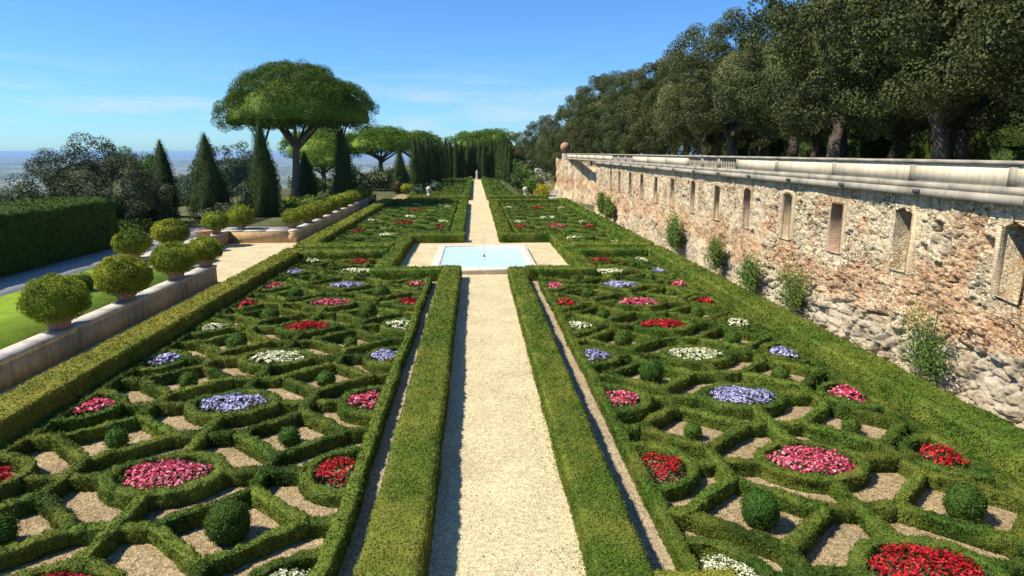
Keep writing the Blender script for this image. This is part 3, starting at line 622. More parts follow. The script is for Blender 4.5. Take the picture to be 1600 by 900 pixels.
# ------------------------------------------------------------------ fountain
fo = empty('fountain_basin', (.6, 47.5, 0), 'shallow stone fountain pool of pale blue water at the path crossing', 'fountain')
fx0, fx1, fy0, fy1 = -3.05 - .6, 4.15 - .6, 41.9 - 47.5, 53.2 - 47.5; rw = .55
g = Geo()
def rimprof(side):
    pass
c0 = np.array([(fx0, fy0), (fx1, fy0), (fx1, fy1), (fx0, fy1)]); inn = np.array([(fx0 + rw, fy0 + rw), (fx1 - rw, fy0 + rw), (fx1 - rw, fy1 - rw), (fx0 + rw, fy1 - rw)]); ctr = c0.mean(0)
prf = [(0, .0), (0, .16), (-.03, .19), (-.03, .30), (.0, .36), (.08, .40), (.4, .42), (.5, .39), (.55, .34), (.55, .1)]
loops = []
for o_, z in prf:
    sgnx = np.array([(1, 1), (-1, 1), (-1, -1), (1, -1)]); q_ = c0 + sgnx * o_; loops.append(np.c_[q_, np.full(4, z)])
v = np.concatenate(loops); f = []
for k in range(len(prf) - 1):
    for j in range(4): f.append((k * 4 + j, k * 4 + (j + 1) % 4, (k + 1) * 4 + (j + 1) % 4, (k + 1) * 4 + j))
g.add(v, f).build('rim', M['basin'], fo)
Geo().add([(fx0 + .5, fy0 + .5, .31), (fx1 - .5, fy0 + .5, .31), (fx1 - .5, fy1 - .5, .31), (fx0 + .5, fy1 - .5, .31)], [(0, 1, 2, 3)]).build('water', M['water'], fo)
Geo().add(*lathe([(.001, .2), (.14, .2), (.12, .34), (.05, .38), (.035, .46), (.05, .5), (.001, .51)], 12)).build('nozzle', M['metal'], fo)
mj, ntj, Nj, Lj, oj = newmat('jet_water'); pj = Nj.new('ShaderNodeBsdfPrincipled'); pj.inputs['Base Color'].default_value = (.9, .93, .95, 1); pj.inputs['Transmission Weight'].default_value = .6; pj.inputs['Roughness'].default_value = .3; Lj.new(pj.outputs[0], oj.inputs[0])
Geo().add(*tube(np.c_[np.zeros(10), np.zeros(10), np.linspace(.5, 2.1, 10)], np.linspace(.035, .015, 10), 6, .2)).build('water_jet', mj, fo)

# ------------------------------------------------------------------ low terrace walls with pots
def low_wall(label, x0, x1, y0, y1, z=1.12, seg=4.):
    root = empty('low_wall', ((x0 + x1) / 2, (y0 + y1) / 2, 0), label, 'wall', 'low terrace walls'); cx, cy = (x0 + x1) / 2, (y0 + y1) / 2
    g = Geo(); g.box(x0 - cx, x1 - cx, y0 - cy, y1 - cy, -.05, z - .12); g.build('masonry', M['lowwall'], root)
    g = Geo(); lx = x1 - x0; ly = y1 - y0; n = max(1, int(max(lx, ly) / 1.6))
    for k in range(n):
        if ly > lx:
            a = y0 + ly * k / n; b = y0 + ly * (k + 1) / n; g.box(x0 - cx - .04, x1 - cx + .06, a - cy + .006, b - cy - .006, z - .12, z + rng.uniform(-.006, .006))
        else:
            a = x0 + lx * k / n; b = x0 + lx * (k + 1) / n; g.box(a - cx + .006, b - cx - .006, y0 - cy - .05, y1 - cy + .04, z - .12, z + rng.uniform(-.006, .006))
    g.build('coping', M['coping'], root); 
    if ly > lx:
        g = Geo(); k = y0 + .02
        while k < y1 - .3: g.box(x1 - cx - .1, x1 - cx + .035, k - cy, k - cy + .3, -.04, z - .125); k += 5.
        g.build('pilasters', M['lowwall'], root)
    return root
low_wall('low stone wall with potted domes between lawn and left parterre hedge', -16.85, -16.15, 6, 40.2)
low_wall('low wall returning along the edge of the sunken gravel bay beside the lawn', -22.5, -21.9, 40.25, 58.0)
low_wall('short cross wall in front of the gravel bay, by the lawn end', -21.9, -16.86, 39.75, 40.25)
low_wall('sunlit cross wall closing the back of the gravel bay', -22.5, -16.8, 58.0, 58.6)
low_wall('long low wall lined with potted shrubs running back from gravel bay', -16.75, -16.1, 58.0, 98)
pot_m = None
def potted(x, y, label, rx=1.3, rz=.9, sc=1., first=None, vr=0):
    root = empty('potted_shrub', (x, y, 1.12), label, 'potted shrub', 'domed shrubs in terracotta pots')
    g = Geo().add(*lathe([(.001, .0), (.33, .0), (.36, .05), (.44, .30), (.50, .42), (.56, .44), (.56, .52), (.50, .53), (.44, .46), (.001, .44)], 22)); g.build('pot', M['terra'], root, smooth=False)
    c = (0, 0, .24 + rz * .92); g = Geo(); seed = int(abs(x * 3 + y * 11))
    v, f = blob(c, (rx * .84, rx * .84, rz * .82), seed, 26, 14, .06, 2.); g.add(v, f)
    d = math.sqrt(x * x + y * y + 49); s = max(.05, .0028 * d)
    k = int(70 if d < 70 else 36); dirs = unit(rng.normal(size=(k * 2, 3))); dirs = dirs[dirs[:, 2] > -.55][:k]
    for q_ in dirs:
        cc = np.array(c) + q_ * np.array([rx, rx, rz]) * .84; v2, f2 = blob(cc, rx * rng.uniform(.15, .2), 3, 8, 6, .1)
        P, Nm = scatter(v2, f2, 1.8 / s ** 2); g.add(*leaves(P, unit(Nm + q_ * .6), s, .8, .5))
    P, Nm = scatter(v, f, 2.6 / s ** 2); P = P + Nm * (.16 * rng.random(len(P)))[:, None]; g.add(*leaves(P, Nm, s, .9, .5)); g.build('crown', M['topiary'], root); return root
POTL = [(-16.62, 20.6, 1.35, 'nearest dome pot on the low wall, mostly outside the view'), (-16.6, 25.6, 1.32, 'large yellow-green dome in a pot, front one on the low wall'), (-16.6, 30.6, 1.34, 'second potted dome on the low wall, beside the lawn'),
    (-16.6, 35.8, 1.25, 'third potted dome along the low wall'), (-16.55, 39.7, 1.12, 'potted dome at the end of the low wall by the gravel bay')]
for x, y, r_, lb in POTL[1:]: potted(x, y, lb, r_ * .95, r_ * .75)
for x, y, r_, lb in [(-22.3, 42.6, 1.3, 'potted dome at the near end of the inner bay wall, beside the lawn'), (-22.25, 47.9, 1.45, 'potted yellowish dome on the inner bay wall, middle one'), (-22.3, 56.2, 1.25, 'potted dome on the far end of the inner bay wall'), (-21.6, 60.3, 1.4, 'bright yellow potted dome behind the corner of the gravel bay')]:
    potted(x, y, lb, r_ * .93, r_ * .68)
for k in range(9):
    y = 60 + 4.6 * k; lb = ['nearest', 'second', 'third', 'fourth', 'fifth', 'sixth', 'seventh', 'eighth', 'farthest'][k] + ' potted shrub in the row on the long low wall beyond the gravel bay'
    potted(-16.6 if k else -16.9, y, lb, [.9, 1.2, 1.3, 1.25, 1.3, 1.3, 1.3, 1.35, 1.35][k], .82)
e_ = empty('terracotta_pot', (-22.2, 53.4, 1.12), 'empty wide terracotta pot on the inner wall of the gravel bay', 'pot'); Geo().add(*lathe([(.001, 0), (.42, 0), (.5, .25), (.62, .46), (.68, .5), (.68, .58), (.6, .58), (.5, .4), (.001, .35)], 24)).build('bowl', M['terra'], e_)
Geo().add(*lathe([(.001, .385), (.52, .38)], 24)).build('potting_soil', M['soil'], e_)
ball(-20.1, 33.2, .5, 'small dark round bush standing on the lawn', z0=1.0, group='lawn bushes', mat='ball')

# ------------------------------------------------------------------ the great retaining wall
WX = 15.5
WIN = [17.4, 22.4, 26.7, 31.2, 36.0, 40.6, 45.3, 50.2, 54.8, 59.6, 64.2, 69.0, 73.4]
wall = empty('retaining_wall', (WX, 45, 0), 'tall ruined stone and brick retaining wall with niches and parapet on the right', 'wall')
off = np.array([WX, 45, 0.])
HOLES = [(20.6, 5.55, .2), (18.4, 5.25, .2), (21.1, 4.75, .13), (20.3, 4.3, .13), (18.3, 3.2, .16), (24.4, 2.6, .15), (29.3, 2.3, .12), (19.5, 3.9, .1), (24.8, 5.3, .12), (16.4, 3.0, .15), (33.3, 2.9, .14), (28.9, 5.0, .1)]
_r = np.random.default_rng(5)
for _k in range(46):
    _y, _z = _r.uniform(24, 80), _r.uniform(2.3, 6.0)
    if min(abs(_y - w_) for w_ in WIN) > .95 or _z < 3.2: HOLES.append((_y, _z, _r.uniform(.09, .17)))
def wall_disp(Y, Z):
    P = np.c_[Y * 0, Y, Z]
    d1, d2, idv = worley(Y, Z * 1.35, 2.4, 3); e1, e2, idw = worley(Y + .3 * vnoise(P, 1., 4), Z, .62, 9)
    lowz = sstep(-Z + .45 * fbm(P, .35, 11), -2.6, -1.5) * (1 - .6 * sstep(Y, 30, 42)); topw = sstep(Z, 5.9, 6.5)
    d3, d4, idx = worley(Y + .1 * vnoise(P, 2., 6), Z * 1.5, 4.6, 23)
    d = .08 * (idv - .5) - .07 * np.exp(-((d2 - d1) / .12) ** 2) + .07 * (idx - .5) - .06 * np.exp(-((d4 - d3) / .14) ** 2) + .06 * fbm(P, .8, 21, 4) - .12 * (idx > .965)
    g1, g2, idg = worley(Y * .8 + .35 * fbm(P, .9, 14) + Z * .3, Z * 1.9, 1.15, 19)
    rocky = .34 * (idw - .35) - .25 * np.exp(-((e2 - e1) / .08) ** 2) + .2 * (idg - .5) - .12 * np.exp(-((g2 - g1) / .09) ** 2) + .22 * fbm(P, .6, 31, 5) + .07 * fbm(P, 3.5, 33, 3) + .12 * sstep(-Z, -2.2, 0)
    led = .12 * fbm(P, .9, 41, 3) * np.exp(-((Z - 2.2) / .5) ** 2)
    d = d * (1 - .3 * lowz) + lowz * (rocky + .08) + led * (1 - lowz)
    d = d + .10 * np.clip(fbm(P, .28, 51, 2), -1, 1) * (1 - topw)
    win = np.zeros(Y.shape)
    for wy in WIN: win = np.maximum(win, np.exp(-(np.maximum(np.abs(Y - wy) - .62, 0) / .18) ** 2) * ((Z > 3.3) & (Z < 6.25)))
    d = d * (1 - .9 * win) - .05 * win
    jy = .06 * vnoise(P, 4., 61); jz = .06 * vnoise(P, 4., 62)
    for hy, hz, hr in HOLES: d = d - .5 * (np.maximum(np.abs(Y - hy + jy), np.abs(Z - hz + jz) * 1.1) < hr)
    return d * (1 - topw) - .03 * topw
def wall_patch(ya, yb, sy, name):
    ys = np.arange(ya, yb + 1e-6, sy); zs = np.arange(-.3, 6.6, sy * .95); Yg, Zg = np.meshgrid(ys, zs, indexing='ij')
    d = wall_disp(Yg.ravel(), Zg.ravel()); v = np.c_[WX - d, Yg.ravel(), Zg.ravel()]; n1, n2 = Yg.shape
    i = np.arange(n1 - 1)[:, None]; j = np.arange(n2 - 1)[None, :]; f = np.stack([i * n2 + j, i * n2 + j + 1, (i + 1) * n2 + j + 1, (i + 1) * n2 + j], -1).reshape(-1, 4)
    c = v[f].mean(1); keep = np.ones(len(f), bool)
    for k, wy in enumerate(WIN):
        hw_ = .46; z1 = 5.85; inwin = (np.abs(c[:, 1] - wy) < hw_) & (c[:, 2] > 3.68) & (c[:, 2] < z1 + np.sqrt(np.maximum(0, hw_ ** 2 - (c[:, 1] - wy) ** 2)) * (.05 if k in (2, 5, 8) else .38))
        keep &= ~inwin
    return v - off, f[keep]
g = Geo(); g.add(*wall_patch(3, 33, .05, '')); g.add(*wall_patch(33, 82.5, .1, ''))
g.add(np.array([(WX + .0, 82.5, -.3), (WX + 1.0, 82.5, -.3), (WX + 1.0, 82.5, 6.6), (WX, 82.5, 6.6)]) - off, [(0, 1, 2, 3)])
g.build('masonry', M['rubble'], wall, smooth=False)
def niche(wy, k):
    ruined = k < 2; dep = 1.4 if k == 0 else 1.0; hw_ = .45; z0, z1 = 3.7, 5.82; n = 9; af = .05 if k in (2, 5, 8) else .36
    th = np.linspace(0, np.pi, n); arc = np.c_[wy - hw_ * np.cos(th), z1 + hw_ * af * np.sin(th)]
    out = np.vstack([[(wy - hw_, z0)], arc, [(wy + hw_, z0)]]); m = len(out); wv = .05 if ruined else .012
    fr = np.c_[np.full(m, WX - .03), out + rng.normal(size=out.shape) * wv]; bk = np.c_[np.full(m, WX + dep), out + rng.normal(size=out.shape) * wv]
    v = np.vstack([fr, bk]) - off; f = [(j, (j + 1) % m, m + (j + 1) % m, m + j) for j in range(m)]
    nm_ = Geo().add(v, f); 
    half_ = m // 2
    nm_.add(bk - off, [(j, j + 1, m - 2 - j, m - 1 - j) for j in range(half_)])
    o = nm_.build('niche', M['rbrick'] if k in (2, 4, 6, 9) else M['rubble'] if ruined or k in (7, 10) else M['ybrick'], wall)
    # brick surround, proud of the rubble
    bw = .22; thk = .012; o2 = np.vstack([[(wy - hw_ - bw, z0)], np.c_[wy - (hw_ + bw) * np.cos(th), z1 + (hw_ * af + bw) * np.sin(th)], [(wy + hw_ + bw, z0)]])
    jit = rng.normal(size=o2.shape) * (.045 if not ruined else .08); o2 = o2 + jit
    rngj = range(m - 1) if k in (3,) else list(range(0, 2)) + list(range(m - 3, m - 1))
    if k == 1: rngj = range(0, 4)
    if k == 0: rngj = range(m - 5, m - 1)
    g = Geo(); inn_ = out
    a_ = np.c_[np.full(m, WX - thk), inn_]; b_ = np.c_[np.full(m, WX - thk), o2]; c_ = np.c_[np.full(m, WX + .1), o2]; d_ = np.c_[np.full(m, WX + .1), inn_]
    v = np.vstack([a_, b_, c_, d_]) - off; f = []
    for j in rngj:
        f += [(j, m + j, m + j + 1, j + 1), (m + j, 2 * m + j, 2 * m + j + 1, m + j + 1), (3 * m + j, j, j + 1, 3 * m + j + 1)]
    g.add(v, f); g.build('surround', M['ybrick'] if k in (0, 1, 2, 3) else M['rubble'], o)
for k, wy in enumerate(WIN): niche(wy, k)
# cornice of long weathered blocks with drain gaps
yy = 3.; g = Geo(); gap = []
while yy < 82.5:
    ln = 4.62; e2 = min(yy + ln, 82.5)
    g.box(-.25 - rng.uniform(0, .02), .5, yy - 45 + .03, e2 - 45 - .03, 6.5 + rng.uniform(-.01, .01), 6.78); gap.append(e2); yy = e2
g.build('cornice', M['cornice'], wall)
g = Geo(); yy = 3.
while yy < 108:
    e2 = min(yy + 1.9 + rng.uniform(-.3, .3), 108.6); g.box(-.215, .5, yy - 45 + .004, e2 - 45 - .004, 6.78, 7.0 + rng.uniform(-.008, .008)); yy = e2
g.build('ledge', M['cornice'], wall)
g = Geo(); 
for gy_ in gap[:-1]: g.box(-.36, -.1, gy_ - 45 - .13, gy_ - 45 + .13, 6.60, 6.74)
g.build('drain_spouts', M['metal'], wall)
POSTS = [4.6, 8.4, 13.2, 17.7, 21.98, 26.99, 32.36, 37.36, 40.3, 43.3, 46.3, 51.7, 57.2, 62.7, 65.9, 69.1, 72.25, 77.6, 82.9, 88, 93.2, 98, 103, 108.3]
BAL = lambda y: (37.3 < y < 46.3) or (62.6 < y < 72.3)
for y in POSTS: Geo().box(-.19, .25, y - 45 - .15, y - 45 + .15, 7.0, 7.63).build('pilaster', M['cornice'], wall)
for a, b in zip(POSTS[:-1], POSTS[1:]):
    if not BAL((a + b) / 2): Geo().box(-.165, .12, a - 45 + .15, b - 45 - .15, 7.0, 7.63).build('parapet_panel', M['parapet'], wall)
    else:
        n = int((b - a - .32) / .33); base = None
        for j in range(n):
            y = a + .16 + (b - a - .32) * (j + .5) / n
            if base is None: base = Geo().add(*lathe([(.06, 0), (.09, .0), (.09, .06), (.05, .1), (.095, .22), (.10, .28), (.05, .46), (.045, .5), (.08, .54), (.08, .6)], 8)).build('baluster', M['cornice'], wall); bb = base
            else: bb = base.copy(); COL.objects.link(bb); bb.parent = wall
            bb.location = (-.05, y - 45, 7.0)
g = Geo(); yy = 3.
while yy < 108.4:
    e2 = min(yy + 1.6 + rng.uniform(-.2, .2), 108.6); g.box(-.24, .34, yy - 45 + .004, e2 - 45 - .004, 7.63, 7.74 + rng.uniform(-.006, .006)); yy = e2
g.build('coping', M['cornice'], wall)
# broken fluted end of the wall beyond the gap
bw_ = empty('broken_wall', (16, 106, 0), 'ruined buttressed wall end with pinkish vertical ribs below the far parapet', 'wall')
g = Geo(); t = np.linspace(0, 1, 120); px = 17.9 + (14.5 - 17.9) * t; py = 100.2 + 15 * t; rib = .55 * np.abs(np.sin(t * np.pi * 7)) ** .6
zz = np.linspace(-.3, 6.6, 40); Tg, Zg = np.meshgrid(t, zz, indexing='ij'); PX = np.interp(Tg, t, px) - .9 * np.interp(Tg, t, rib); PY = np.interp(Tg, t, py) - .4 * np.interp(Tg, t, rib)
Pn = np.c_[PX.ravel(), PY.ravel(), Zg.ravel()]; nz_ = .25 * fbm(Pn, .7, 77, 4); v = Pn + np.c_[nz_, nz_ * .3, nz_ * 0] - np.array([16, 106, 0.]); v[:, 2] = np.where(Zg.ravel() > 6.5, v[:, 2] + .8 * vnoise(Pn, .5, 8), v[:, 2])
i = np.arange(119)[:, None]; j = np.arange(39)[None, :]; f = np.stack([i * 40 + j, i * 40 + j + 1, (i + 1) * 40 + j + 1, (i + 1) * 40 + j], -1).reshape(-1, 4); g.add(v, f)
g.build('masonry', M['rubble'], bw_)
tag(Geo().add(*hedge([(21.5, 83), (21.2, 101)], 7, 5.6, .5, amp=.4, rnd=.8, prof=.5)).build('rubble_slope', M['rubble']), 'earthy rubble bank filling the gap in the long wall', 'bank')
tag(Geo().add(*hedge([(16.5, 117), (19.8, 140), (23.5, 175)], 2.0, 6.6, .5, amp=.35, rnd=.5, prof=.5)).build('old_wall', M['rubble']), 'low crumbling old wall beside the pale ramp under the trees', 'wall')
sp = empty('stone_sphere', (15.6, 112.5, 0), 'large terracotta coloured ball on a pillar at the far end of the parapet', 'ornament'); Geo().box(-.5, .5, -.5, .5, 0, 7.7).build('pillar', M['cornice'], sp)
Geo().add(*lathe([(.001 + .85 * math.sin(a), 8.75 - .85 * math.cos(a)) for a in np.linspace(0, math.pi, 14)], 20)).build('ball', M['terra'], sp, smooth=True)
# ramp
t = np.linspace(0, 1, 24); cx_ = 14.0 + 3.8 * t ** 1.3; cy_ = 112 + 80 * t; cz_ = .05 + 4.0 * t; g = Geo()
v = []; 
for a_, b_, c__ in zip(cx_, cy_, cz_): v += [(a_ - 1.3, b_, c__), (a_ + 1.3, b_, c__), (a_ - 1.3, b_, c__ - 1.2), (a_ + 1.3, b_, c__ - 1.2)]
f = []
for k in range(23): o_ = 4 * k; f += [(o_, o_ + 1, o_ + 5, o_ + 4), (o_ + 2, o_, o_ + 4, o_ + 6), (o_ + 1, o_ + 3, o_ + 7, o_ + 5)]
f += [(0, 2, 3, 1)]
tag(Geo().add(v, f).build('ramp_path', M['shadepath']), kind='structure')

# ------------------------------------------------------------------ trees
def lump_crown(c, r, nclump, cr_, leaf, cover, seed, core=.58, zmin=-1., shell=(.62, 1.), flat=None, updome=False, ctilt=.5, lobes=0):
    rg = np.random.default_rng(seed); c = np.array(c, float); r = np.array(r, float); g = Geo()
    v, f = blob(c, r * core, seed, 20, 12, .12, 1.8); g.add(v, f); P, Nm = scatter(v, f, 1.6 / leaf ** 2, rg); g.add(*leaves(P + Nm * rg.uniform(0, .35, (len(P), 1)), Nm, leaf * 1.2, .9, .6, rg))
    d = unit(rg.normal(size=(nclump * 4, 3))); d = d[d[:, 2] > zmin][:nclump]
    rad = rg.uniform(shell[0], shell[1], len(d)); amp = 1 + .16 * fbm(d, 1.3, seed); cs = [c + q_ * r * ra * am for q_, ra, am in zip(d, rad, amp)]
    if lobes:
        ld = []
        while len(ld) < lobes:
            t_ = unit(rg.normal(size=3))
            if t_[2] > zmin and all(t_ @ o_ < math.cos(1.9 / math.sqrt(lobes)) for o_ in ld) or rg.random() < .002: ld.append(t_)
        ld = np.array(ld); lr = r.mean() * 1.5 / math.sqrt(lobes); d = []; cs = []
        for t_ in ld:
            lc = c + t_ * (r - lr * .5) * rg.uniform(.80, 1.12); n2 = max(5, nclump // lobes); u_ = unit(rg.normal(size=(n2 * 4, 3))); u_ = u_[u_ @ t_ > -.25][:n2]; rr_ = lr * rg.uniform(.8, 1.25)
            for q_ in u_: d.append(unit(q_ + t_ * .4)); cs.append(lc + q_ * rr_ * .8)
    for q_, cc in zip(d, cs):
        s = cr_ * rg.uniform(.7, 1.35)
        th = unit(rg.normal(size=(int(cover * 14 * s * s / leaf ** 2), 3))); th = th[(th @ q_ > -.45) | (rg.random(len(th)) < .25)]
        P = cc + th * s * rg.uniform(.72, 1.08, (len(th), 1)) * np.array([1, 1, .85]); g.add(*leaves(P, unit(th + q_ * .5 + [0, 0, .2]), leaf, ctilt, .6, rg))
    return g
def limbs(base, tops, r0, seed, fork=.5, lean=0):
    rg = np.random.default_rng(seed); g = Geo(); b = np.array(base, float)
    tops = [np.array(t_, float) for t_ in tops]; cen = np.mean(tops, 0); fk = b + (cen - b) * fork + [lean, 0, 0]; 
    p = smoothpath([b, b + (fk - b) * .5 + rg.normal(size=3) * .15, fk], 8); rr = np.linspace(r0 * 1.0, r0 * .68, 8); rr[0] = r0 * 1.5; rr[1] = r0 * 1.12
    g.add(*tube(p, rr, 10, .05))
    for t_ in tops:
        m_ = (fk + t_) / 2 + rg.normal(size=3) * .35; p = smoothpath([fk - (fk - b) * .06, m_, t_], 8); g.add(*tube(p, np.linspace(r0 * .55, r0 * .12, 8), 7, .05))
    return g
# holm oaks: three variants at the origin of the trunk foot, copied along the terrace
def make_oak(seed, loc, label):
    rg = np.random.default_rng(seed); root = empty('holm_oak', loc, label, 'tree', 'holm oaks on the upper terrace')
    g = lump_crown((0, 0, 6.9 if seed < 103 else 5.9), (4.1, 4.1, 5.1 if seed < 103 else 5.9), 190, .62, .15, 1.1, seed, core=.5, zmin=-.85, lobes=20)
    g.build('crown', M['oak'], root)
    tops = [(rg.uniform(-2.6, 2.6), rg.uniform(-2.6, 2.6), rg.uniform(4.5, 7)) for _ in range(5)]
    limbs((0, 0, -.2), tops, .42, seed, .42, rg.uniform(-.4, .4)).build('trunk', M['bark'], root); return root
oakspots = [(20.6, 14.5, 1.06), (20.2, 21.5, 1.1), (20.9, 28.5, 1.0), (20.0, 35.2, 1.05), (20.8, 42.5, 1.0), (20.1, 50.0, 1.05), (20.9, 58, 1.02), (20.0, 66, 1.0), (20.6, 74.5, 1.0), (20.2, 83, .98), (20.6, 92, 1.05), (20.0, 101, 1.05), (20.0, 110, 1.05),
    (20.4, 121, 1.15), (20.6, 134, 1.2), (20.0, 149, 1.2), (20.4, 165, 1.2), (19.5, 184, 1.25), (18.5, 206, 1.25), (15, 228, 1.2)]
names = ['nearest', 'second', 'third', 'fourth', 'fifth', 'sixth', 'seventh', 'eighth', 'ninth', 'tenth', 'eleventh', 'twelfth', 'thirteenth', 'fourteenth', 'fifteenth', 'sixteenth', 'seventeenth', 'eighteenth', 'nineteenth', 'farthest']
protos = []
for k, (x, y, s) in enumerate(oakspots):
    lb = f'dark green holm oak, {names[k]} in the front row behind the parapet'; zg = 6.9 if y < 119 else float(hgt(np.array([x]), np.array([float(y)]))[0])
    sc = (s, s, s * (1.0 + .05 * math.sin(k * 2.3)) * (.90 if 3 < k < 11 else 1)); rz = k * 1.9
    if k < 3 or k in (6, 7): o = make_oak(100 + k, (x, y, zg), lb); o.scale = sc; o.rotation_euler[2] = rz; protos.append(o)
    else: dup(protos[k % 3 if k < 6 else 3 + k % 2], (x, y, zg), lb, rz, sc)
for k in range(13):
    x = 28.5 + 2.0 * math.sin(k * 1.7); y = 19 + k * 9.2; dup(protos[(k + 1) % 3], (x, y, 6.9), f'shadowed holm oak, {names[k]} in the second row behind the parapet', k * 2.7, (1.1, 1.1, 1.02 + .05 * math.sin(k)))
for k in range(9):
    x = 38 + 2.5 * math.sin(k * 2.1); y = 22 + k * 12; dup(protos[k % 3], (x, y, 6.9), f'dark holm oak, {names[k]} in the third row deep in the grove', k * 1.3, (1.2, 1.2, 1.08))
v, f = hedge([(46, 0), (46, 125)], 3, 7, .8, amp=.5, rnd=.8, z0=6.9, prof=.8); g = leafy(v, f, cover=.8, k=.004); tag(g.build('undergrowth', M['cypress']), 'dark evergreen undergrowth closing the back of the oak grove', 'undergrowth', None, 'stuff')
def bush(x, y, z, rx, rz, mat, label, name='shrub', cat='shrub', group='shrubs beyond the parterres', ry=None, leaf=None, ncl=26, trunk=False):
    root = empty(name, (x, y, z), label, cat, group); d = math.sqrt(x * x + y * y + 60); lf = leaf or max(.07, .0034 * d)
    g = lump_crown((0, 0, rz * .95), (rx, ry or rx, rz), ncl, min(rx, rz) * .38, lf, .7, int(abs(x * 5 + y * 3)) + 3, core=.62, zmin=-.8); g.build('crown', M[mat], root)
    if trunk: limbs((0, 0, -.2), [(rx * .4, 0, rz), (-rx * .4, .2, rz * 1.1), (0, -rx * .3, rz * .9)], max(.12, rx * .07), 5, .4).build('trunk', M['bark'], root)
    return root
bush(26, 22, 6.9, 1.6, 1.0, 'shrub', 'sunlit green bush between the trunks in the near grove', group='grove bushes'); bush(27, 30, 6.9, 1.2, .8, 'shrub', 'small bright bush beyond the parapet among trunks', group='grove bushes'); bush(18.6, 78, 6.9, 1.3, 1.1, 'shrub', 'light green bush rising above the far parapet', group='grove bushes')
# tall clipped hedge and dark trees on the left
v, f = hedge([(-30.2, 27), (-30.2, 50)], 6.4, 3.55, .28, amp=.14, rnd=.35, z0=1.0, prof=.3, seed=44); g = leafy(v, f, cover=1.1, k=.0028, tilt=.9); tag(g.build('tall_hedge', M['yew']), 'massive tall clipped hedge with sunlit top beyond the lawn', 'hedge')
bush(-28.2, 53.5, 1., 1.8, .8, 'yew', 'low green hedge bush at the foot of the tall hedge end', group='left bushes')
def tree(name, x, y, z, rx, rz, zc, mat, label, cat='tree', group=None, ncl=110, clr=None, leaf=.2, r0=.4, cover=.85, ry=None, zmin=-.8, seed=None):
    sd_ = seed or int(abs(x * 7 + y * 3)) + 11; rg = np.random.default_rng(sd_); root = empty(name, (x, y, z), label, cat, group)
    lump_crown((0, 0, zc), (rx, ry or rx, rz), ncl, (clr or rx * .2) * .75, leaf, cover, sd_, core=.6, zmin=zmin, lobes=18).build('crown', M[mat], root)
    limbs((0, 0, -.4), [(rg.uniform(-.6, .6) * rx, rg.uniform(-.6, .6) * rx, zc + rg.uniform(-.3, .3) * rz) for _ in range(5)], r0, sd_, .45).build('trunk', M['bark'], root); return root
tree('evergreen_tree', -35.4, 62, -.4, 5.2, 4.4, 4.5, 'laurel', 'large dark grey-green evergreen tree behind the tall hedge', ncl=120, clr=1.15, leaf=.16, cover=1.1)
tree('evergreen_tree', -31.2, 60, .4, 3.2, 3.2, 3.4, 'laurel', 'darker lower evergreen crown between big tree and slim cypress', ncl=90, clr=.8, leaf=.16, cover=1.1)
tree('evergreen_tree', -54, 74, -4.6, 7, 4.0, 5.2, 'laurel', 'lower dark tree at the left edge of the view', ncl=120, clr=1.2, leaf=.2)
tree('evergreen_tree', -43.5, 60, -1.6, 4.6, 2.7, 3.4, 'laurel', 'dark spreading tree just over the tall hedge at far left', ncl=90, clr=.9, leaf=.18)
tree('evergreen_tree', -44.5, 88, -2, 3.6, 3.4, 6.6, 'shrub', 'bright green tree top showing beside the slim cypress', ncl=60, clr=.9, leaf=.22)
tree('cedar', -41, 112, -2, 6, 5.2, 5.6, 'cedar', 'blue-green cedar behind the broad and tall cypresses', ncl=100, clr=1.1, leaf=.3)
tree('evergreen_tree', -44, 92, -2, 3.2, 2.4, 2.6, 'paleshrub', 'pale grey-green tree low between two cypresses', ncl=40, clr=.8, leaf=.24)
tree('evergreen_tree', -62, 150, -7, 8, 4, 5, 'cedar', 'dark distant tree crown on the slope between cypresses', ncl=60, clr=1.6, leaf=.45)
for k, (x, y, s_) in enumerate([(-80, 170, 8), (-100, 200, 9), (-75, 135, 6), (-120, 160, 9), (-64, 190, 8), (-95, 125, 7)]):
    tree('slope_tree', x, y, float(hgt(np.array([float(x)]), np.array([float(y)]))[0]), s_, s_ * .7, s_ * .8, 'oak', f'distant rounded tree on the falling slope, {names[k] if k else "first"} from the camera side', group='trees on the slope below the garden', ncl=40, clr=s_ * .25, leaf=.6)
# cypresses
def cyp_mesh(seed, h, r, leaf, pw=1.0, lumps=.2, cover=2.2):
    rg = np.random.default_rng(seed); nz_, nu = 40, 26; t_ = np.linspace(0, 1, nz_); prof = np.where(t_ < .12, .82 + 1.5 * t_, 1.0) * np.clip(1 - ((t_ - .12) / .88).clip(0) ** pw, 0, 1) ** .85
    prof = np.maximum(prof, .02); th = np.linspace(0, 2 * np.pi, nu, endpoint=False)
    Tz, Th = np.meshgrid(t_, th, indexing='ij'); d = np.c_[np.cos(Th.ravel()) * 1.6, np.sin(Th.ravel()) * 1.6, Tz.ravel() * h * .28]
    rr = np.repeat(prof, nu) * r * (1 + lumps * fbm(d, 1.6, seed, 3) + .07 * vnoise(np.c_[d[:, :2] * 2.4, d[:, 2] * .8], 2.2, seed + 9)); v = np.c_[np.cos(Th.ravel()) * rr, np.sin(Th.ravel()) * rr, .15 + Tz.ravel() * h]
    i = np.arange(nz_ - 1)[:, None]; j = np.arange(nu)[None, :]; j2 = (j + 1) % nu; f = np.stack([i * nu + j, i * nu + j2, (i + 1) * nu + j2, (i + 1) * nu + j], -1).reshape(-1, 4)
    P, Nm = scatter(v, f, cover / leaf ** 2, rg); P = P + Nm * (rg.random(len(P)) ** 2 * leaf * 2.4)[:, None]
    return Geo().add(v * [.9, .9, .985], f).add(*leaves(P, unit(Nm + [0, 0, .25]), leaf, .9, .5, rg))
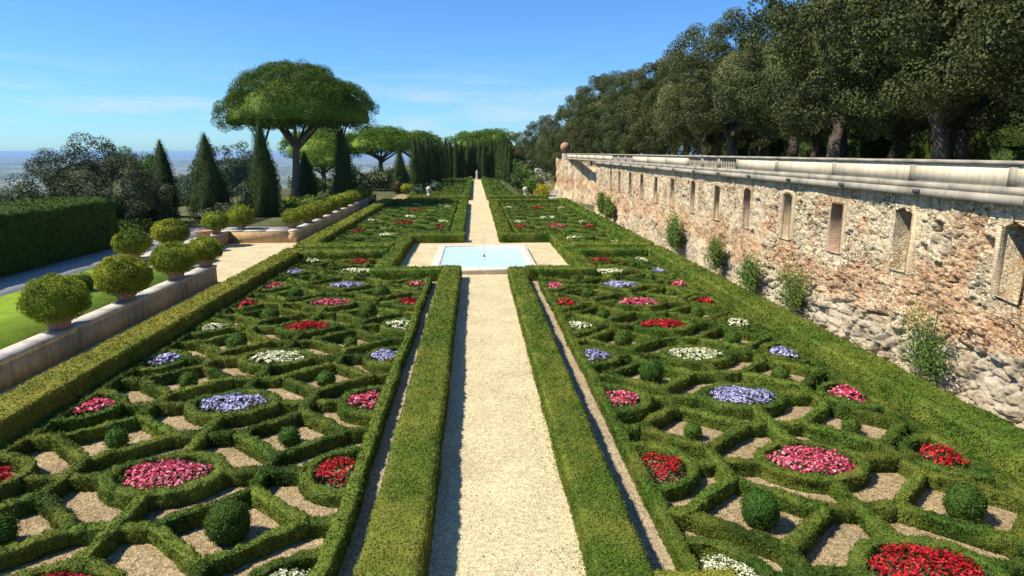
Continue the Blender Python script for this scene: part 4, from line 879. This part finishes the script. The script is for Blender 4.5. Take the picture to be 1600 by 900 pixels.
def cypress(x, y, z, h, r, label, group, leaf=.13, pw=1., seed=1, mat='cypress'):
    root = empty('cypress', (x, y, z), label, 'tree', group); cyp_mesh(seed, h, r, leaf, pw).build('crown', M[mat], root)
    Geo().add(*tube([(0, 0, -.2), (0, 0, .6), (.03, 0, h * .5)], [r * .2, r * .15, r * .06], 8)).build('trunk', M['bark'], root); return root
GC = 'large cypresses on the left terrace'
cypress(-33.6, 72, 1, 8.2, 1.2, 'slim pointed cypress beside the large dark tree', GC, pw=2.0, seed=5)
cypress(-28.9, 72, 1, 8.9, 2.0, 'broad cone-shaped cypress behind the gravel bay', GC, pw=1.35, seed=6)
cypress(-23.2, 72.5, 1, 10.6, 1.55, 'tall dark cypress under the left edge of the umbrella pine', GC, pw=1.5, seed=7)
cypress(-25.9, 101, 1, 7.0, 1.5, 'cypress tucked behind the umbrella pine trunk', GC, pw=1.4, seed=8, leaf=.18)
cypress(-18.9, 94.5, 1, 10.6, 1.5, 'tall cypress under the right edge of the umbrella pine', GC, pw=1.7, seed=9, leaf=.18)
cypress(-14.7, 128, 0, 9.0, 1.7, 'conical cypress with browned lower branches near the pines', GC, pw=1.0, seed=10, leaf=.2)
bush(-14.9, 126.6, 0, 1.2, 1.6, 'redfol', 'brown dead foliage mass at the foot of the conical cypress', group='left bushes', ncl=16)
row = []
for k in range(10): row.append((-12.6 + .45 * k, 137 + 6 * k, 12.0 + .8 * math.sin(k * 2.2) - .05 * k, 'left', k))
for k in range(5): row.append((8.7 - .5 * k, 164 + 6.5 * k, [9.2, 10.0, 11.8, 11.5, 11.6][k], 'right', k))
for k in range(11): row.append((-7.4 + 1.72 * k + .3 * math.sin(k * 3), 197 + 2 * math.sin(k * 5.), 11.6 + .8 * math.sin(k * 1.9), 'back', k))
cp = []
wordc = {'left': 'in the row receding left of the far path', 'right': 'in the short row right of the far path', 'back': 'from the left in the screen closing the far path'}
for n_, (x, y, h, rw_, k) in enumerate(row):
    lb = f'narrow dark cypress, {("first" if rw_ == "back" and k == 0 else names[k])} {wordc[rw_]}'
    if n_ < 2: cp.append(cypress(x, y, 0, 11.5, 1.05, lb, 'cypress rows at the end of the garden', leaf=.24, pw=2.2, seed=20 + n_))
    else: dup(cp[n_ % 2], (x, y, 0), lb, n_ * 1.1, (.84 + .12 * math.sin(n_ * 3), .84 + .12 * math.sin(n_ * 3), h / 11.5))
# umbrella pines
def pine(x, y, z, R_, zc, hz, label, mat='pine', leaf=.2, ncl=200, clr=None, seed=1, lean=(0, 0), r0=.55, ry=None, nl=9, group='umbrella pines', spread=1.):
    rg = np.random.default_rng(seed); root = empty('umbrella_pine', (x, y, z), label, 'tree', group); g = Geo(); clr = clr or R_ * .12; ry = ry or R_
    v, f = blob((0, 0, zc), (R_ * .8, ry * .8, hz * .76), seed, 30, 12, .08, 2.); v[:, 2] = np.maximum(v[:, 2], zc - .10 * hz + .25 * vnoise(v, .8, 3)); g.add(v, f)
    for k in range(ncl):
        a_ = rg.uniform(0, 2 * np.pi); rr = math.sqrt(rg.random()); top = rg.random() < .8
        ed_ = 1 + .06 * math.sin(3 * a_ + seed) + .05 * math.sin(5 * a_ + 2 * seed)
        cx, cy = math.cos(a_) * rr * ed_, math.sin(a_) * rr * ed_; zt = math.sqrt(max(0., 1 - rr ** 2)) * hz if top else -.16 * hz * (1 - rr * .5)
        cc = np.array([cx * R_ * .94, cy * ry * .94, zc + zt * .93 + rg.normal() * .22]); s = clr * rg.uniform(.7, 1.35)
        nrm = unit(np.array([cx, cy, .5 + zt / hz]) if top else np.array([cx, cy, -.6])); th = unit(rg.normal(size=(int(12 * s * s / leaf ** 2), 3))); th = th[th @ nrm > -.35]
        P = cc + th * s * rg.uniform(.8, 1.08, (len(th), 1)) * np.array([1, 1, .8]); g.add(*leaves(P, th, leaf, .5, .45, rg))
    g.build('crown', M[mat], root)
    b = np.array([-lean[0], -lean[1], -.2]); fk = np.array([0, 0, zc * .72]); gt = Geo(); p = smoothpath([b, b * .35 + fk * .5 + [.1, 0, 0], fk], 10); rr_ = np.linspace(r0, r0 * .75, 10); rr_[0] *= 1.35; gt.add(*tube(p, rr_, 12, .05))
    for k in range(nl):
        a_ = 2 * np.pi * k / nl + rg.uniform(-.2, .2); rr = rg.uniform(.4, .78) * spread; e2 = np.array([math.cos(a_) * rr * R_, math.sin(a_) * rr * ry, zc + .1 * hz]); st_ = fk - [0, 0, rg.uniform(0, .12) * zc]
        gt.add(*tube(smoothpath([st_, st_ * .5 + e2 * .5 - [0, 0, .25 * (1 - rr)], e2], 8), np.linspace(r0 * .5, r0 * .12, 8), 7, .06))
    gt.build('trunk', M['pinebark'], root); return root
pine(-25.4, 95, 1, 8.9, 12.0, 6.7, 'great umbrella pine with leaning trunk, middle of the merged crown', seed=3, ncl=300, clr=1.15, leaf=.2, lean=(.9, 0), r0=.6, ry=7)
pine(-30.9, 97, 1, 5.4, 11.3, 4.2, 'umbrella pine forming the left lobe of the big crown', seed=4, ncl=140, clr=1.0, leaf=.2, r0=.3, nl=6, spread=.55, lean=(-.3, 0))
pine(-19.4, 97, 1, 4.9, 11.6, 4.8, 'umbrella pine forming the right lobe of the big crown', seed=6, ncl=140, clr=1.0, leaf=.2, r0=.3, nl=6, spread=.55, lean=(.2, 0))
pine(-34.5, 150, -1, 9.5, 9.0, 4.4, 'bright green umbrella pine behind the leaning trunk', mat='pine_far', seed=7, ncl=150, clr=1.3, leaf=.34, r0=.6)
pine(-21.5, 150, 0, 8.6, 9.0, 3.9, 'broad umbrella pine behind the tall right cypress', mat='pine_far', seed=8, ncl=150, clr=1.3, leaf=.34, r0=.6)
pine(-30, 130, 0, 4.8, 5.4, 2.6, 'low umbrella pine under the brighter pines', mat='pine_far', seed=18, ncl=80, clr=.9, leaf=.3, r0=.35)
pine(-15.5, 168, 0, 7.0, 9.2, 3.2, 'umbrella pine rising behind the left cypress row', mat='pine_far', seed=9, ncl=110, clr=1.3, leaf=.36, r0=.5)
pine(-1, 214, 0, 8, 9.0, 4.6, 'far umbrella pine above the cypress screen, left of centre', mat='pine_far', seed=12, ncl=90, clr=1.6, leaf=.45, r0=.5)
pine(6.5, 218, 0, 8, 9.6, 4.9, 'far umbrella pine above the cypress screen, right of centre', mat='pine_far', seed=13, ncl=90, clr=1.6, leaf=.45, r0=.5)
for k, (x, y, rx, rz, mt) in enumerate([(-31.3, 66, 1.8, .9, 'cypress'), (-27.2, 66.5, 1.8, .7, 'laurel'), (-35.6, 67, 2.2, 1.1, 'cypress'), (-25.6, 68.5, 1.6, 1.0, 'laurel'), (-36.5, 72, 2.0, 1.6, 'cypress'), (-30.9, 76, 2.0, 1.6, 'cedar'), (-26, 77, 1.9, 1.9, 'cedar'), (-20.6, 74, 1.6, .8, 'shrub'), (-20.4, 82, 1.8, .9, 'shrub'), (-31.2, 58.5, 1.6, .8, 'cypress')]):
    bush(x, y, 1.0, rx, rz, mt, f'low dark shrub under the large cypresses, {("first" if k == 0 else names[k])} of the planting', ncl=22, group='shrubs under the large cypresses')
for k in range(8):
    tree('evergreen_tree', -8.5 + 2.6 * k, 206 + (k % 2) * 3, 0, 2.6, 4.6, 5.2, 'cypress', f'dark evergreen behind the cypress screen, {("first" if k == 0 else names[k])} from the left', group='evergreens behind the cypress screen', ncl=40, clr=1.2, leaf=.5)
# dark masses under the far pines
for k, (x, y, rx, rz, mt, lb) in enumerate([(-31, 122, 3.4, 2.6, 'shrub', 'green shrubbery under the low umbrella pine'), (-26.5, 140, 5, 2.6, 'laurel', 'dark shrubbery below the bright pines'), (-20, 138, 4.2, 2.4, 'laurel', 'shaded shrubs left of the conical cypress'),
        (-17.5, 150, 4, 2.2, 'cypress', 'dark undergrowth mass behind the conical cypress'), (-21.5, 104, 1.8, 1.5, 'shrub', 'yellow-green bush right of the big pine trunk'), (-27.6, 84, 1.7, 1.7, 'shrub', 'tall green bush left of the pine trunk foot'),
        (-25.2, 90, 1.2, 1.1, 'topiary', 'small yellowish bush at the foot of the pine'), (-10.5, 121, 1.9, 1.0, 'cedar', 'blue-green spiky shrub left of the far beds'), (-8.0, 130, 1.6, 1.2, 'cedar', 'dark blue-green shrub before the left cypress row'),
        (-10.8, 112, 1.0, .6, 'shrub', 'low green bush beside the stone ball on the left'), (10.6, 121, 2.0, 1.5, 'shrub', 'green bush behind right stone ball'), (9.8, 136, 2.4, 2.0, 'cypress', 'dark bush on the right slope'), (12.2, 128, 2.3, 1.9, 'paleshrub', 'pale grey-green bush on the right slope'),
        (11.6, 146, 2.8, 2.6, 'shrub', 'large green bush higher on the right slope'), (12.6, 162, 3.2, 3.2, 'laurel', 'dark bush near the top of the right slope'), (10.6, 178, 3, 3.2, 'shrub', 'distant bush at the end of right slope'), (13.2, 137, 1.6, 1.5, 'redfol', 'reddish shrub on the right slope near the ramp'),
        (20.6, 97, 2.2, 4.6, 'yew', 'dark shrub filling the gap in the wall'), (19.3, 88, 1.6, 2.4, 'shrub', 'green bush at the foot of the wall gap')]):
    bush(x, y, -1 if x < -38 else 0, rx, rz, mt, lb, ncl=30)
bush(12.2, 115.5, 0, 1.65, 1.25, 'gold', 'bright yellow golden shrub near the broken wall', ncl=34)
o = potted(-12.9, 124, 'yellow-green potted bush right of the conical cypress', 1.3, 1.0); o.location.z = 0
# ornaments
for x, y, lb in ((-8.3, 116, 'white stone ball on a low pedestal left of the far path'), (8.8, 114, 'stone ball on a low pedestal right of the far path')):
    o = empty('stone_ball', (x, y, 0), lb, 'ornament', 'stone balls flanking the far path'); Geo().add(*lathe([(.001, 0), (.75, 0), (.7, .25), (.35, .45), (.25, .95), (.4, 1.05), (.001, 1.06)], 14)).build('pedestal', M['basin'], o)
    Geo().add(*lathe([(.001 + .46 * math.sin(a), 1.5 - .46 * math.cos(a)) for a in np.linspace(0, math.pi, 12)], 18)).build('ball', M['marble'], o, smooth=True)
st = empty('garden_statue', (.55, 191, 0), 'small white robed statue on a pedestal closing the path', 'statue')
Geo().add(*lathe([(.001, 0), (.5, 0), (.5, .15), (.38, .22), (.38, .85), (.48, .95), (.001, .96)], 8)).build('pedestal', M['marble'], st)
g = Geo().add(*lathe([(.3, .95), (.34, 1.1), (.26, 1.7), (.22, 1.95), (.3, 2.25), (.28, 2.38), (.09, 2.45), (.08, 2.52), (.13, 2.6), (.14, 2.7), (.1, 2.8), (.001, 2.83)], 14)); g.add(*tube(smoothpath([(.27, 0, 2.33), (.42, -.1, 2.0), (.15, -.3, 1.85)], 6), [.09, .085, .08, .07, .06, .05], 8)); g.add(*tube(smoothpath([(-.27, 0, 2.33), (-.45, 0, 2.0), (-.4, -.15, 1.65)], 6), [.09, .085, .08, .07, .06, .05], 8)); g.build('figure', M['marble'], st, smooth=True)
# plants growing out of the wall
for k, (y, z, w_, h_, lb) in enumerate([(19.6, 1.9, .75, 1.25, 'largest leafy plant rooted in the near rock below the niches'), (28.7, 1.8, .8, 1.0, 'dense green bush at the wall foot below the third brick niche'), (33.7, 1.6, .75, .85, 'wispy shrub on the wall foot left of the dense bush'),
        (38.3, 1.9, .5, .85, 'small plant climbing the pinkish wall foot'), (47.0, 2.3, .8, 1.2, 'ivy-like plant hanging on the middle of wall'), (75.5, 2.2, .7, 1.1, 'left one of two plants near the far end of wall'), (70.5, 2.0, .7, 1.0, 'right one of two plants near the far end of wall')]):
    root = empty('wall_plant', (15.2, y, z - h_), lb, 'plant', 'plants growing on the old wall'); rg = np.random.default_rng(k + 60); lf = max(.085, .0036 * y); w_ *= 1.3; h_ *= 1.15; g = Geo(); gs = Geo()
    for j in range(16):
        e2 = np.array([-.25 - .45 * rg.random(), rg.normal() * w_ * .75 + .25 * math.sin(k * 2.3), h_ * rg.uniform(.35, 1.7)]); gs.add(*tube(smoothpath([(.25, 0, 0), (-.3, e2[1] * .4, e2[2] * .4), e2], 6), np.linspace(.025, .008, 6), 5))
        n_ = 150; tt = rg.uniform(.25, 1.05, n_)[:, None]; P = np.array([-.1, 0, 0]) * (1 - tt) + e2 * tt + rg.normal(size=(n_, 3)) * .26 * np.array([.6, w_, 1]); g.add(*leaves(P, np.tile([-.8, -.2, .6], (n_, 1)), lf, .8, .6, rg))
    gs.build('stems', M['bark'], root); g.build('leaves', M['wallplant'], root)
n_ = 420; P = np.c_[rng.uniform(-.4, 2.0, n_), 9.5 + 30 * rng.random(n_) ** 1.2, np.full(n_, .016)]
tag(Geo().add(*leaves(P, np.tile([0, 0, 1.], (n_, 1)), .045, .35, .6)).build('fallen_leaves', M['redfol']), 'dry fallen leaves scattered over the gravel path', 'leaves', None, 'stuff')
# weeds at path edges (uncountable)
n_ = 900; yy = 10 + 30 * rng.random(n_) ** 1.3; cl = vnoise(np.c_[yy, yy * 0, yy * 0], .8, 5); xx = np.where(rng.random(n_) < .6, 2.02 - np.abs(rng.normal(size=n_)) * .10, 1.7 - np.abs(rng.normal(size=n_)) * .12); k_ = cl > .05
P = np.c_[xx, yy, np.full(n_, .03)][k_]; tag(Geo().add(*leaves(P, np.tile([0, 0, 1.], (len(P), 1)), .05, .7, .5)).build('weeds', M['topiary']), 'scattered weeds along the right edge of the gravel path', 'weeds', None, 'stuff')
mh, nth, Nh, Lh, oh = newmat('haze'); pv = Nh.new('ShaderNodeVolumePrincipled'); pv.inputs['Color'].default_value = (.44, .69, 1, 1); pv.inputs['Density'].default_value = HZ; Lh.new(pv.outputs[0], oh.inputs['Volume'])
hz_ = Geo().box(-91000, 91000, -61000, 91000, -351.5, 24).build('haze', mh); tag(hz_, kind='stuff')
print('objects', len(bpy.data.objects), 'faces', sum(len(m.polygons) for m in bpy.data.meshes))
